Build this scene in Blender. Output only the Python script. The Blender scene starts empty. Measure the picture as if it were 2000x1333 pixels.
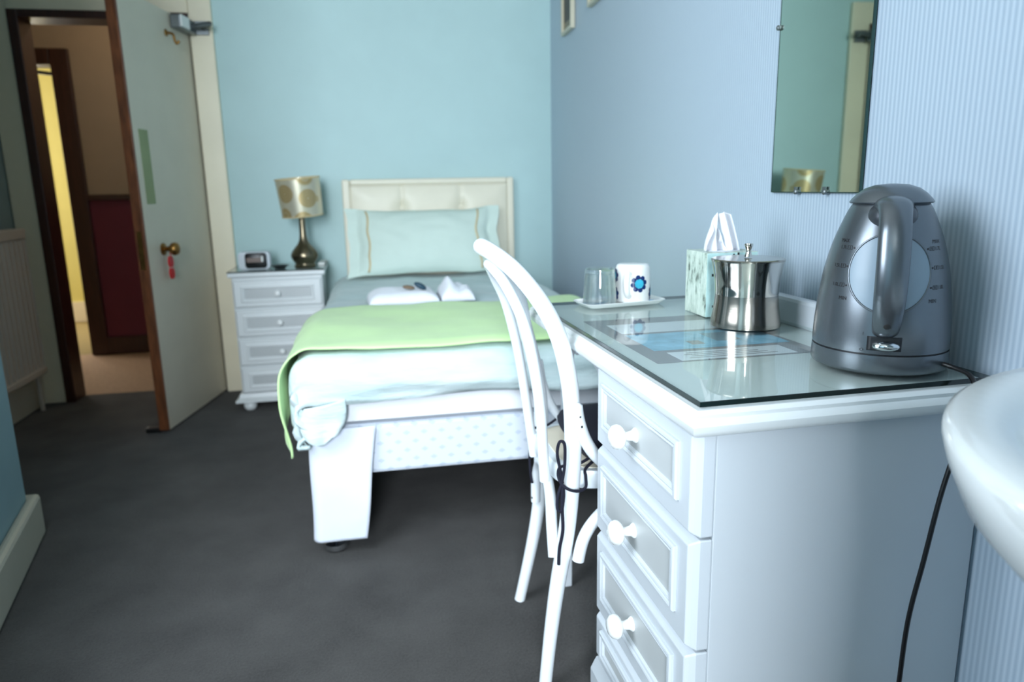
import bpy, math, random
from mathutils import Vector, Matrix, noise as mnoise
random.seed(7)
S = bpy.context.scene
COL = S.collection
PI = math.pi

# ------------------------------------------------------------------ camera
H = 1.03
cd = bpy.data.cameras.new('camera'); cam = bpy.data.objects.new('camera', cd); COL.objects.link(cam)
r_ = Vector((0.981, -0.192, -0.019)).normalized()
f_ = Vector((0.184, 0.960, -0.210)).normalized()
r_ = (r_ - f_ * r_.dot(f_)).normalized()
u_ = r_.cross(f_)
cam.matrix_world = Matrix(((r_.x, u_.x, -f_.x, 0), (r_.y, u_.y, -f_.y, 0), (r_.z, u_.z, -f_.z, H), (0, 0, 0, 1)))
cd.sensor_width = 36; cd.lens = 36 * 1397 / 2000; cd.clip_start = 0.02
cd.dof.use_dof = True; cd.dof.focus_distance = 1.12; cd.dof.aperture_fstop = 3.6
S.camera = cam

# ------------------------------------------------------------------ world, lights, exposure
w = bpy.data.worlds.new('sky'); S.world = w; w.use_nodes = True
bg = w.node_tree.nodes['Background']; bg.inputs[0].default_value = (0.62, 0.78, 1.0, 1); bg.inputs[1].default_value = 0.6

def area(name, loc, target, sx, sy, power, col):
    l = bpy.data.lights.new(name, 'AREA'); l.shape = 'RECTANGLE'; l.size = sx; l.size_y = sy
    l.energy = power; l.color = col
    o = bpy.data.objects.new(name, l); COL.objects.link(o); o.location = loc
    o.rotation_euler = (Vector(target) - Vector(loc)).to_track_quat('-Z', 'Y').to_euler()
    return o
area('window_daylight', (-1.06, 0.80, 1.52), (0.35, 2.5, 0.75), 1.10, 1.20, 33, (0.80, 0.90, 1.0))
area('rear_window_daylight', (-0.55, -2.76, 1.58), (0.0, 3, 1.2), 0.85, 1.45, 158, (0.82, 0.91, 1.0))
area('far_room_daylight', (-3.3, 5.8, 1.3), (-1.9, 6.0, 0.9), 0.9, 1.4, 16, (1.0, 0.97, 0.9))
S.view_settings.view_transform = 'Standard'; S.view_settings.look = 'None'
S.view_settings.gamma = 1; S.view_settings.use_curve_mapping = False
S.view_settings.exposure = 0.66
S.cycles.max_bounces = 10; S.cycles.diffuse_bounces = 5; S.cycles.glossy_bounces = 5
S.cycles.transparent_max_bounces = 12; S.cycles.sample_clamp_indirect = 6
S.cycles.caustics_reflective = False; S.cycles.caustics_refractive = False

# ------------------------------------------------------------------ materials
def lin(r, g, b):
    f = lambda c: (c / 255 / 12.92) if c / 255 <= 0.04045 else ((c / 255 + 0.055) / 1.055) ** 2.4
    return (f(r), f(g), f(b), 1)

class NT:
    def __init__(s, name):
        s.m = bpy.data.materials.new(name); s.m.use_nodes = True
        s.t = s.m.node_tree; s.n = s.t.nodes; s.p = s.n['Principled BSDF']
    def new(s, typ, **kw):
        x = s.n.new(typ)
        for k, v in kw.items(): setattr(x, k, v)
        return x
    def link(s, a, b): s.t.links.new(a, b)
    def coord(s, kind='Object', scale=None):
        c = s.new('ShaderNodeTexCoord')
        if scale is None: return c.outputs[kind]
        mp = s.new('ShaderNodeMapping'); mp.inputs['Scale'].default_value = scale
        s.link(c.outputs[kind], mp.inputs['Vector']); return mp.outputs['Vector']
    def noise(s, scale, vec=None, detail=3, rough=0.6):
        x = s.new('ShaderNodeTexNoise'); x.inputs['Scale'].default_value = scale
        x.inputs['Detail'].default_value = detail; x.inputs['Roughness'].default_value = rough
        s.link(vec if vec is not None else s.coord(), x.inputs['Vector']); return x.outputs['Fac']
    def math(s, op, a, b=None):
        x = s.new('ShaderNodeMath', operation=op)
        for i, v in enumerate((a, b)):
            if v is None: continue
            if isinstance(v, (int, float)): x.inputs[i].default_value = v
            else: s.link(v, x.inputs[i])
        return x.outputs[0]
    def ramp(s, fac, stops):
        x = s.new('ShaderNodeValToRGB'); e = x.color_ramp.elements
        while len(e) < len(stops): e.new(0.5)
        for el, (p, c) in zip(e, stops): el.position = p; el.color = c
        s.link(fac, x.inputs[0]); return x.outputs[0]
    def mix(s, fac, a, b):
        x = s.new('ShaderNodeMix', data_type='RGBA')
        if isinstance(fac, (int, float)): x.inputs['Factor'].default_value = fac
        else: s.link(fac, x.inputs['Factor'])
        for k, v in (('A', a), ('B', b)):
            sock = [i for i in x.inputs if i.name == k and i.type == 'RGBA'][0]
            if isinstance(v, tuple): sock.default_value = v
            else: s.link(v, sock)
        return [o for o in x.outputs if o.type == 'RGBA'][0]
    def bump(s, h, strength=0.3, dist=0.002):
        b = s.new('ShaderNodeBump'); b.inputs['Strength'].default_value = strength
        b.inputs['Distance'].default_value = dist
        s.link(h, b.inputs['Height']); s.link(b.outputs[0], s.p.inputs['Normal'])
    def set(s, **kw):
        names = dict(col='Base Color', rough='Roughness', metal='Metallic', spec='Specular IOR Level',
                     coat='Coat Weight', sheen='Sheen Weight', sss='Subsurface Weight', aniso='Anisotropic')
        for k, v in kw.items():
            i = s.p.inputs[names[k]]
            if isinstance(v, (int, float, tuple)): i.default_value = v
            else: s.link(v, i)
        return s

def plain(name, c, rough=0.5, metal=0.0, var=0.06, vscale=6, bump=0.0, bscale=200, bdist=0.001, stretch=None, **kw):
    t = NT(name); col = lin(*c)
    vec = t.coord('Object', stretch) if stretch else None
    dk = tuple(x * (1 - var) for x in col[:3]) + (1,); lt = tuple(min(1, x * (1 + var)) for x in col[:3]) + (1,)
    t.set(col=t.ramp(t.noise(vscale, vec), [(0.3, dk), (0.7, lt)]), rough=rough, metal=metal, **kw)
    if bump: t.bump(t.noise(bscale, vec), bump, bdist)
    return t.m

M = {}
M['teal'] = plain('teal_wall_paint', (176, 204, 204), 0.55, var=0.03, vscale=3, bump=0.15, bscale=90)
M['leftwall'] = plain('blue_grey_wall_paint', (138, 158, 160), 0.6, var=0.03)
M['stub'] = plain('blue_wall_paint', (134, 164, 172), 0.6, var=0.03)
M['ceil'] = plain('ceiling_paint', (212, 208, 198), 0.7, var=0.02)
M['cream'] = plain('cream_gloss_paint', (232, 222, 196), 0.35, var=0.03)
M['skirt'] = plain('skirting_gloss_paint', (190, 186, 170), 0.35, var=0.03)
M['darkwood'] = plain('dark_stained_wood', (58, 30, 22), 0.35, var=0.3, vscale=9, stretch=(6, 6, 0.6))
M['edgewood'] = plain('worn_brown_wood', (108, 62, 34), 0.45, var=0.45, vscale=10, stretch=(5, 5, 0.9))
M['doorpaint'] = plain('grey_green_door_paint', (204, 196, 178), 0.4, var=0.03)
M['hallwall'] = plain('beige_hall_wall', (164, 142, 120), 0.7, var=0.03)
M['maroon'] = plain('maroon_dado', (98, 24, 44), 0.6, var=0.05)
M['hallcarpet'] = plain('brown_hall_carpet', (176, 146, 118), 0.95, var=0.12, vscale=60, bump=0.5, bscale=400)
M['yellow'] = plain('yellow_wall_paint', (214, 204, 120), 0.7, var=0.03)
M['olive'] = plain('olive_carpet', (150, 132, 84), 0.95, var=0.1, vscale=60)
M['white'] = plain('white_furniture_paint', (218, 222, 222), 0.32, var=0.03, vscale=4, bump=0.10, bscale=60, stretch=(1, 1, 0.15))
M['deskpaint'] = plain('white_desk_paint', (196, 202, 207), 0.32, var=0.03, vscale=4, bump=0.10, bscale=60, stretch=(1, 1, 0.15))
M['panelshade'] = plain('shaded_white_panel_paint', (184, 188, 188), 0.4, var=0.03, vscale=5)  # shade of the recessed drawer panels, put into the colour as grey
M['chairpaint'] = plain('white_gloss_chair_paint', (232, 238, 242), 0.25, var=0.02)
M['porcelain'] = plain('white_porcelain', (236, 238, 236), 0.12, var=0.01, coat=0.4)
M['radiator'] = plain('radiator_enamel', (186, 178, 166), 0.4, var=0.03)
M['brass'] = plain('aged_brass', (150, 112, 62), 0.35, 1.0, var=0.2, vscale=40)
M['greymetal'] = plain('grey_metal', (120, 126, 128), 0.4, 0.8)
M['chrome'] = plain('chrome', (214, 216, 218), 0.12, 1.0, var=0.02)
M['black'] = plain('black_plastic', (14, 14, 16), 0.35, var=0.1)
M['screw'] = plain('dark_screw_hole', (38, 36, 36), 0.6)
M['red'] = plain('red_plastic_tag', (190, 22, 30), 0.35)
M['greenpaper'] = plain('pale_green_card', (140, 152, 112), 0.7)
M['navy'] = plain('navy_cotton', (15, 16, 34), 0.9, var=0.12, vscale=30, bump=0.4, bscale=700)
M['linen'] = plain('seat_cream_wood', (226, 218, 198), 0.6, var=0.04)
M['sheet'] = plain('white_cotton_sheet', (226, 232, 244), 0.85, var=0.02, bump=0.25, bscale=14, bdist=0.01, sheen=0.1)
M['mattress'] = plain('white_mattress_cotton', (234, 236, 240), 0.85, var=0.02, bump=0.2, bscale=10, bdist=0.01)
M['duvet'] = None
M['throw'] = plain('lime_green_throw', (196, 230, 164), 0.9, var=0.04, vscale=8, bump=0.25, bscale=600, bdist=0.001, sheen=0.2)
M['pillow'] = plain('mint_pillow_cotton', (206, 222, 212), 0.85, var=0.03, vscale=6, bump=0.3, bscale=12, bdist=0.01)
M['goldband'] = plain('beige_ribbon', (206, 186, 142), 0.6, var=0.1)
M['headboard'] = plain('cream_faux_leather', (226, 220, 200), 0.45, var=0.03)
M['towel'] = plain('white_terry_towel', (238, 240, 248), 0.95, var=0.03, vscale=30, bump=0.7, bscale=350, bdist=0.002, sheen=0.3)
M['tealdark'] = plain('dark_teal_wrapper', (36, 66, 84), 0.5)
M['brownpaper'] = plain('brown_wrapper', (120, 100, 80), 0.6)
M['pewter'] = plain('dark_pewter_metal', (122, 112, 92), 0.28, 1.0, var=0.08)
M['paper'] = plain('white_paper', (226, 228, 224), 0.7)
M['greyplastic'] = plain('silver_grey_plastic', (206, 212, 218), 0.35)
M['tissue'] = plain('white_tissue', (240, 242, 246), 0.9, var=0.02)
M['blue'] = plain('turquoise_print', (24, 140, 196), 0.25, var=0.15, vscale=40)
M['cyan'] = plain('cyan_print', (58, 176, 206), 0.2, var=0.12, vscale=60)
M['navyprint'] = plain('navy_print', (16, 44, 100), 0.2)
M['mount'] = plain('photo_mount', (60, 52, 40), 0.5, var=0.3, vscale=14)
M['frameedge'] = plain('cream_picture_frame', (206, 200, 178), 0.4)
M['pictureprint'] = plain('brown_gold_picture', (112, 96, 60), 0.35, var=0.5, vscale=12)
M['black_print'] = plain('black_ink', (20, 20, 24), 0.5)
M['greenedge'] = plain('dark_green_glass_edge', (10, 26, 24), 0.15, var=0.1, spec=0.6)
M['mirror'] = plain('mirror_silver', (206, 220, 208), 0.02, 1.0, var=0.0)
M['mirroredge'] = plain('mirror_bevel_edge', (60, 86, 80), 0.15, 0.6)
M['print_grey'] = plain('grey_brown_print', (150, 146, 150), 0.6, var=0.06)
M['print_white'] = plain('pale_print', (226, 228, 236), 0.6, var=0.04)
M['print_sky'] = plain('blue_photo_print', (150, 196, 222), 0.6, var=0.2, vscale=30)

# carpet
t = NT('dark_grey_carpet')
c1 = t.noise(5, None, 4); c2 = t.noise(160, None, 3); c3 = t.noise(620, None, 2)
mixn = t.math('ADD', t.math('MULTIPLY', c1, 0.45), t.math('ADD', t.math('MULTIPLY', c2, 0.35), t.math('MULTIPLY', c3, 0.2)))
t.set(col=t.ramp(mixn, [(0.34, lin(56, 54, 53)), (0.66, lin(92, 90, 88))]), rough=1.0, spec=0.1, sheen=0.15)
t.bump(t.math('ADD', c3, c2), 0.9, 0.004); M['carpet'] = t.m
# ribbed wallpaper
t = NT('ribbed_blue_wallpaper')
sp = t.new('ShaderNodeSeparateXYZ'); t.link(t.coord(), sp.inputs[0])
wob = t.math('MULTIPLY', t.noise(9, t.coord('Object', (1, 1, 0.2)), 2), 0.9)
sn = t.math('SINE', t.math('ADD', t.math('MULTIPLY', sp.outputs['Y'], 2 * PI / 0.0105), wob))
sf = t.math('MULTIPLY_ADD', sn, 0.5); sf.node.inputs[2].default_value = 0.5
t.set(col=t.mix(sf, lin(168, 185, 201), lin(191, 205, 218)), rough=0.5)
t.bump(sf, 0.22, 0.0012); M['stripe'] = t.m
# divan ticking: staggered little motifs
t = NT('divan_ticking')
sp = t.new('ShaderNodeSeparateXYZ'); t.link(t.coord(), sp.inputs[0])
row = t.math('DIVIDE', sp.outputs['Z'], 0.026); par = t.math('MULTIPLY', t.math('FLOOR', row), 0.5)
cx = t.math('SUBTRACT', t.math('FRACT', t.math('ADD', t.math('DIVIDE', t.math('ADD', sp.outputs['X'], sp.outputs['Y']), 0.05), par)), 0.5)
cz = t.math('SUBTRACT', t.math('FRACT', row), 0.5)
dd = t.math('ADD', t.math('ABSOLUTE', t.math('MULTIPLY', cx, 1.0)), t.math('ABSOLUTE', t.math('MULTIPLY', cz, 0.8)))
msk = t.math('LESS_THAN', dd, 0.22)
t.set(col=t.mix(msk, lin(216, 223, 232), lin(196, 206, 220)), rough=0.8); M['divan'] = t.m
# duvet: pale mint-blue cotton with faint woven bands
t = NT('pale_mint_duvet_cotton')
n1 = t.noise(7, t.coord('Object', (0.5, 1, 2)), 4)
t.set(col=t.ramp(n1, [(0.30, lin(184, 206, 206)), (0.70, lin(214, 226, 226))]), rough=0.85, sheen=0.1)
t.bump(t.noise(9, t.coord('Object', (0.6, 1, 2.5)), 5), 0.5, 0.02); M['duvet'] = t.m
# lampshade
t = NT('lampshade_champagne_circles')
v = t.new('ShaderNodeTexVoronoi', feature='F1'); v.inputs['Scale'].default_value = 9.5; v.inputs['Randomness'].default_value = 0.45
t.link(t.coord(), v.inputs['Vector'])
rings = t.math('SINE', t.math('MULTIPLY', v.outputs['Distance'], 60))
inside = t.math('LESS_THAN', v.outputs['Distance'], 0.42)
k = t.math('MULTIPLY', inside, t.math('MULTIPLY_ADD', rings, 0.25)); k.node.inputs[2].default_value = 0
k2 = t.math('MULTIPLY', inside, t.math('ADD', t.math('MULTIPLY', rings, 0.2), 0.8))
t.set(col=t.mix(k2, lin(206, 200, 178), lin(176, 150, 96)), rough=0.32, metal=0.55); M['shade'] = t.m
# tissue box bark print
t = NT('tissue_box_birch_print')
n1 = t.noise(70, t.coord('Object', (1, 1, 0.25)), 5, 0.8)
t.set(col=t.ramp(n1, [(0.36, lin(66, 76, 66)), (0.44, lin(178, 196, 182)), (0.62, lin(214, 226, 214)), (0.75, lin(168, 190, 160))]), rough=0.4)
M['tissuebox'] = t.m
M['tissuebox_light'] = plain('tissue_box_pale_front', (196, 232, 228), 0.4, var=0.1, vscale=40)
# brushed and polished steel, silver kettle plastic
t = NT('brushed_steel')
t.set(col=lin(172, 166, 156), metal=1.0, rough=0.17)
t.bump(t.noise(900, t.coord('Object', (0.02, 0.02, 1)), 2), 0.08, 0.0005); M['brushed'] = t.m
M['polished'] = plain('polished_steel', (206, 202, 194), 0.06, 1.0, var=0.01)
M['kettle'] = plain('silver_grey_kettle_plastic', (112, 118, 124), 0.27, 0.75, var=0.02, vscale=200)
M['kettle_dark'] = plain('kettle_shadow_gap_plastic', (28, 30, 34), 0.4)
M['kettle_socket'] = plain('kettle_socket_plastic', (84, 88, 94), 0.3, 0.6)
M['waterwin'] = plain('frosted_water_window', (140, 158, 172), 0.35, var=0.02)

def clear_glass(name, tint, ior):
    t = NT(name); out = [x for x in t.n if x.type == 'OUTPUT_MATERIAL'][0]
    tr = t.new('ShaderNodeBsdfTransparent'); tr.inputs[0].default_value = tint
    gl = t.new('ShaderNodeBsdfGlossy'); gl.inputs['Roughness'].default_value = 0.015
    fr = t.new('ShaderNodeFresnel'); fr.inputs[0].default_value = ior
    ge = t.new('ShaderNodeNewGeometry')
    fac = t.math('MULTIPLY', fr.outputs[0], t.math('SUBTRACT', 1.0, ge.outputs['Backfacing']))   # only the outer face mirrors
    mx = t.new('ShaderNodeMixShader'); t.link(fac, mx.inputs[0]); t.link(tr.outputs[0], mx.inputs[1]); t.link(gl.outputs[0], mx.inputs[2])
    t.link(mx.outputs[0], out.inputs[0]); return t.m
M['glass'] = clear_glass('float_glass', (0.958, 0.988, 0.975, 1), 1.55)
M['tumbler'] = clear_glass('clear_tumbler_glass', (0.94, 0.965, 0.96, 1), 1.7)
tt = M['tumbler'].node_tree; to = [x for x in tt.nodes if x.type == 'OUTPUT_MATERIAL'][0]; prev_ = to.inputs[0].links[0].from_socket
gg = tt.nodes.new('ShaderNodeBsdfGlass'); gg.inputs['IOR'].default_value = 1.45; gg.inputs['Roughness'].default_value = 0.0
mm = tt.nodes.new('ShaderNodeMixShader'); mm.inputs[0].default_value = 0.45
tt.links.new(prev_, mm.inputs[1]); tt.links.new(gg.outputs[0], mm.inputs[2]); tt.links.new(mm.outputs[0], to.inputs[0])
t = NT('bright_window_glass'); t.p.inputs['Emission Color'].default_value = (1, 0.97, 0.88, 1); t.p.inputs['Emission Strength'].default_value = 3.0
M['skyglow'] = t.m

# ------------------------------------------------------------------ mesh helpers
class MB:
    def __init__(s): s.v = []; s.f = []
    def add(s, vs, fs):
        o = len(s.v); s.v += [tuple(p) for p in vs]; s.f += [tuple(i + o for i in q) for q in fs]; return s
    def box(s, x0, x1, y0, y1, z0, z1):
        return s.add([(x0, y0, z0), (x1, y0, z0), (x1, y1, z0), (x0, y1, z0), (x0, y0, z1), (x1, y0, z1), (x1, y1, z1), (x0, y1, z1)],
                     [(0, 3, 2, 1), (4, 5, 6, 7), (0, 1, 5, 4), (1, 2, 6, 5), (2, 3, 7, 6), (3, 0, 4, 7)])
    def prism(s, poly, z0, z1):          # poly counter-clockwise in xy
        n = len(poly)
        return s.add([(x, y, z0) for x, y in poly] + [(x, y, z1) for x, y in poly],
                     [tuple(range(n - 1, -1, -1)), tuple(range(n, 2 * n))] + [(i, (i + 1) % n, n + (i + 1) % n, n + i) for i in range(n)])
    def lathe(s, prof, c=(0, 0, 0), seg=40, caps=True):
        vs = []; n = len(prof)
        for r, z in prof:
            for k in range(seg):
                a = 2 * PI * k / seg; vs.append((c[0] + r * math.cos(a), c[1] + r * math.sin(a), c[2] + z))
        fs = [(i * seg + k, i * seg + (k + 1) % seg, (i + 1) * seg + (k + 1) % seg, (i + 1) * seg + k) for i in range(n - 1) for k in range(seg)]
        if caps:
            fs.append(tuple(range(seg - 1, -1, -1))); fs.append(tuple((n - 1) * seg + k for k in range(seg)))
        return s.add(vs, fs)
    def tube(s, pts, rad, seg=12, closed=False, flat=None, up=None):
        P = [Vector(p) for p in pts]; n = len(P); vs = []
        rr = rad if isinstance(rad, (list, tuple)) else [rad] * n
        prev = None
        for i in range(n):
            if closed: tg = P[(i + 1) % n] - P[i - 1]
            else: tg = P[min(i + 1, n - 1)] - P[max(i - 1, 0)]
            tg.normalize()
            if up is not None: a = Vector(up) - tg * tg.dot(Vector(up))
            elif prev is None:
                a = Vector((0, 0, 1)) if abs(tg.z) < 0.9 else Vector((1, 0, 0)); a = a - tg * tg.dot(a)
            else: a = prev - tg * tg.dot(prev)
            a.normalize(); prev = a; b = tg.cross(a)
            for k in range(seg):
                an = 2 * PI * k / seg; q = rr[i]
                vs.append(P[i] + a * (math.cos(an) * q) + b * (math.sin(an) * q * (flat or 1)))
        m = n if closed else n - 1
        fs = [(i * seg + k, i * seg + (k + 1) % seg, ((i + 1) % n) * seg + (k + 1) % seg, ((i + 1) % n) * seg + k) for i in range(m) for k in range(seg)]
        if not closed:
            fs.append(tuple(range(seg - 1, -1, -1))); fs.append(tuple((n - 1) * seg + k for k in range(seg)))
        return s.add(vs, fs)
    def grid(s, nu, nv, fn):
        vs = [fn(i / nu, j / nv) for i in range(nu + 1) for j in range(nv + 1)]
        fs = [(i * (nv + 1) + j, (i + 1) * (nv + 1) + j, (i + 1) * (nv + 1) + j + 1, i * (nv + 1) + j + 1) for i in range(nu) for j in range(nv)]
        return s.add(vs, fs)
    def loops(s, L, cap0=True, cap1=True):   # L: list of equal-length closed loops
        n = len(L[0]); vs = [p for l in L for p in l]
        fs = [(i * n + k, i * n + (k + 1) % n, (i + 1) * n + (k + 1) % n, (i + 1) * n + k) for i in range(len(L) - 1) for k in range(n)]
        if cap0: fs.append(tuple(range(n - 1, -1, -1)))
        if cap1: fs.append(tuple((len(L) - 1) * n + k for k in range(n)))
        return s.add(vs, fs)
    def ball(s, c, rx, ry, rz, seg=20, ring=12):
        prof = []
        vs = []
        for i in range(ring + 1):
            th = -PI / 2 + PI * i / ring; th = max(-PI / 2 + 0.02, min(PI / 2 - 0.02, th))
            for k in range(seg):
                a = 2 * PI * k / seg
                vs.append((c[0] + rx * math.cos(th) * math.cos(a), c[1] + ry * math.cos(th) * math.sin(a), c[2] + rz * math.sin(th)))
        fs = [(i * seg + k, i * seg + (k + 1) % seg, (i + 1) * seg + (k + 1) % seg, (i + 1) * seg + k) for i in range(ring) for k in range(seg)]
        fs.append(tuple(range(seg - 1, -1, -1))); fs.append(tuple(ring * seg + k for k in range(seg)))
        return s.add(vs, fs)
    def xf(s, mat):
        s.v = [tuple(mat @ Vector(p)) for p in s.v]; return s

def obj(name, mb, mat, parent=None, smooth=None, bevel=0, solid=0, sub=0, loc=None):
    me = bpy.data.meshes.new(name); me.from_pydata(mb.v, [], mb.f); me.validate(); me.update()
    me.materials.append(M[mat] if isinstance(mat, str) else mat)
    import bmesh
    b = bmesh.new(); b.from_mesh(me); bmesh.ops.recalc_face_normals(b, faces=b.faces); b.to_mesh(me); b.free()
    if smooth is not None:
        for p in me.polygons: p.use_smooth = True
        me.set_sharp_from_angle(angle=math.radians(smooth))
    o = bpy.data.objects.new(name, me); COL.objects.link(o)
    if parent is not None: o.parent = parent
    if loc is not None: o.location = loc
    if solid: m = o.modifiers.new('thickness', 'SOLIDIFY'); m.thickness = solid; m.offset = -1
    if sub: m = o.modifiers.new('smooth', 'SUBSURF'); m.levels = sub; m.render_levels = sub
    if bevel: m = o.modifiers.new('bevel', 'BEVEL'); m.width = bevel; m.segments = 2; m.limit_method = 'ANGLE'
    return o
def tag(o, label, cat, group=None):
    o['label'] = label; o['category'] = cat
    if group: o['group'] = group
    return o
def thing(name, label, cat, loc=(0, 0, 0), rotz=0, group=None):
    o = bpy.data.objects.new(name, None); o.empty_display_size = 0.05; COL.objects.link(o)
    o.location = loc; o.rotation_euler = (0, 0, rotz); return tag(o, label, cat, group)
def struct(name, mb, mat, **kw):
    o = obj(name, mb, mat, **kw); o['kind'] = 'structure'; return o
def B(*a): return MB().box(*a)
def catmull(pts, per=8, closed=False):
    P = [Vector(p) for p in pts]; out = []; n = len(P)
    rng = range(n) if closed else range(n - 1)
    for i in rng:
        if closed: a, b, c, d = P[i - 1], P[i], P[(i + 1) % n], P[(i + 2) % n]
        else: a, b, c, d = P[max(i - 1, 0)], P[i], P[i + 1], P[min(i + 2, n - 1)]
        for k in range(per):
            t = k / per
            out.append(0.5 * ((2 * b) + (c - a) * t + (2 * a - 5 * b + 4 * c - d) * t * t + (3 * b - a - 3 * c + d) * t ** 3))
    if not closed: out.append(P[-1])
    return out
def sm(a, b, x):
    t = max(0, min(1, (x - a) / (b - a))); return t * t * (3 - 2 * t)
def nz(x, y, z, sc=1.0): return mnoise.noise(Vector((x * sc, y * sc, z * sc)))

# ------------------------------------------------------------------ room shell
YB = 3.90                                   # back wall face
WR = lambda y: 0.985 - 0.04 * (3.90 - y)    # right wall is a little out of square
XL = -1.69; CH = 2.42; YF = -2.60
struct('floor', MB().prism([(-2.0, -2.7), (1.1, -2.7), (1.1, YB), (-0.80, YB), (-0.80, 4.0), (-1.56, 4.0), (-1.56, YB), (-1.8, YB)], -0.05, 0), 'carpet')
struct('floor_hall', B(-3.6, 0.6, 4.0, 5.10, -0.05, -0.004), 'hallcarpet')
struct('floor_far_room', B(-3.6, -0.5, 5.10, 6.7, -0.05, -0.004), 'olive')
struct('ceiling', B(-2.1, 1.2, -2.8, 4.02, CH, CH + 0.05), 'ceil')
wb = MB().box(-0.81, 1.2, YB, YB + 0.11, 0, CH).box(-1.9, -1.545, YB, YB + 0.11, 0, CH).box(-1.545, -0.81, YB, YB + 0.11, 1.85, CH)
struct('wall_back', wb, 'teal')
struct('wall_right', MB().prism([(WR(-2.7), -2.7), (WR(-2.7) + 0.4, -2.7), (WR(4.0) + 0.1, YB), (WR(YB), YB)], 0, CH), 'stripe')
struct('wall_left', B(-1.79, XL, 2.2, YB, 0, CH), 'leftwall')
wf = MB().box(-2.1, -1.0, YF - 0.11, YF, 0, CH).box(-0.1, 1.2, YF - 0.11, YF, 0, CH).box(-1.0, -0.1, YF - 0.11, YF, 0, 0.84).box(-1.0, -0.1, YF - 0.11, YF, 2.32, CH)
struct('wall_front', wf, 'leftwall')
win = struct('window_1', MB().box(-1.0, -0.96, YF - 0.10, YF - 0.05, 0.84, 2.32).box(-0.14, -0.1, YF - 0.10, YF - 0.05, 0.84, 2.32)
             .box(-0.96, -0.14, YF - 0.10, YF - 0.05, 0.84, 0.88).box(-0.96, -0.14, YF - 0.10, YF - 0.05, 2.28, 2.32), 'cream', bevel=0.004)
struct('added_shade_block', B(0.22, 0.80, -0.75, -0.14, 0, CH), 'leftwall')  # unseen block, added to keep rear window light off the dressing table side
# splayed left wall near the camera, with the big window just out of frame
XS = lambda y: -1.078 + 0.2115 * (2.275 - y)
def splay(y0, y1, z0, z1, dx=0.0, th=0.11): return MB().prism([(XS(y0) + dx, y0), (XS(y1) + dx, y1), (XS(y1) + dx - th, y1), (XS(y0) + dx - th, y0)], z0, z1)
WY0, WY1, WZ0, WZ1 = 0.28, 1.42, 0.90, 2.15
struct('wall_left_near', splay(WY1, 2.275, 0, CH), 'stub')
struct('wall_left_near_rear', splay(0.15, WY0, 0, CH), 'stub')
struct('wall_left_step', B(-2.0, XS(0.15), 0.10, 0.15, 0, CH), 'stub')
struct('wall_left_rear', B(-2.1, -2.0, -2.6, 0.15, 0, CH), 'stub')
struct('wall_left_below_window', splay(WY0, WY1, 0, WZ0), 'stub')
struct('wall_left_above_window', splay(WY0, WY1, WZ1, CH), 'stub')
struct('wall_left_return', B(-1.75, XS(2.275) - 0.005, 2.20, 2.275, 0, CH), 'stub')
struct('window_3', MB().add(*(lambda m: (m.v, m.f))(splay(WY0, WY0 + 0.05, WZ0, WZ1, -0.03, 0.05))).add(*(lambda m: (m.v, m.f))(splay(WY1 - 0.05, WY1, WZ0, WZ1, -0.03, 0.05)))
       .add(*(lambda m: (m.v, m.f))(splay(WY0 + 0.05, WY1 - 0.05, WZ0, WZ0 + 0.05, -0.03, 0.05))).add(*(lambda m: (m.v, m.f))(splay(WY0 + 0.05, WY1 - 0.05, WZ1 - 0.05, WZ1, -0.03, 0.05))), 'cream')
bsk = MB().prism([(-1.69, 2.31), (-1.69, 2.275), (-1.078, 2.275), (XS(0.3), 0.3), (XS(0.3) + 0.035, 0.3), (-1.045, 2.275), (-1.052, 2.31)], 0, 0.135)
struct('baseboard_breast', bsk, 'skirt', bevel=0.012)
struct('baseboard_back', B(-0.665, WR(YB), YB - 0.02, YB, 0, 0.14), 'skirt', bevel=0.006)
struct('baseboard_left', B(XL, XL + 0.02, 2.31, YB, 0, 0.15), 'skirt', bevel=0.006)
bsr = MB().prism([(WR(0.0) - 0.018, 0.0), (WR(0.0), 0.0), (WR(3.88), 3.88), (WR(3.88) - 0.018, 3.88)], 0, 0.12)
struct('baseboard_right', bsr, 'skirt')

# doorway trim
struct('trim_1', B(-0.795, -0.69, YB - 0.03, YB, 0, 1.98), 'cream', bevel=0.006)        # right architrave
struct('trim_2', B(-1.685, -1.575, YB - 0.02, YB, 0, 1.98), 'cream', bevel=0.004)        # left architrave
struct('trim_3', B(-1.575, -0.795, YB - 0.025, YB, 1.87, 1.98), 'cream', bevel=0.004)    # head architrave
struct('trim_4', MB().box(-1.575, -1.53, YB - 0.03, YB + 0.11, 0, 1.87).box(-1.53, -0.80, YB - 0.03, YB + 0.13, 1.835, 1.87).box(-0.822, -0.80, YB - 0.01, YB + 0.13, 0, 1.835), 'darkwood', bevel=0.004)   # dark lining

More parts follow.
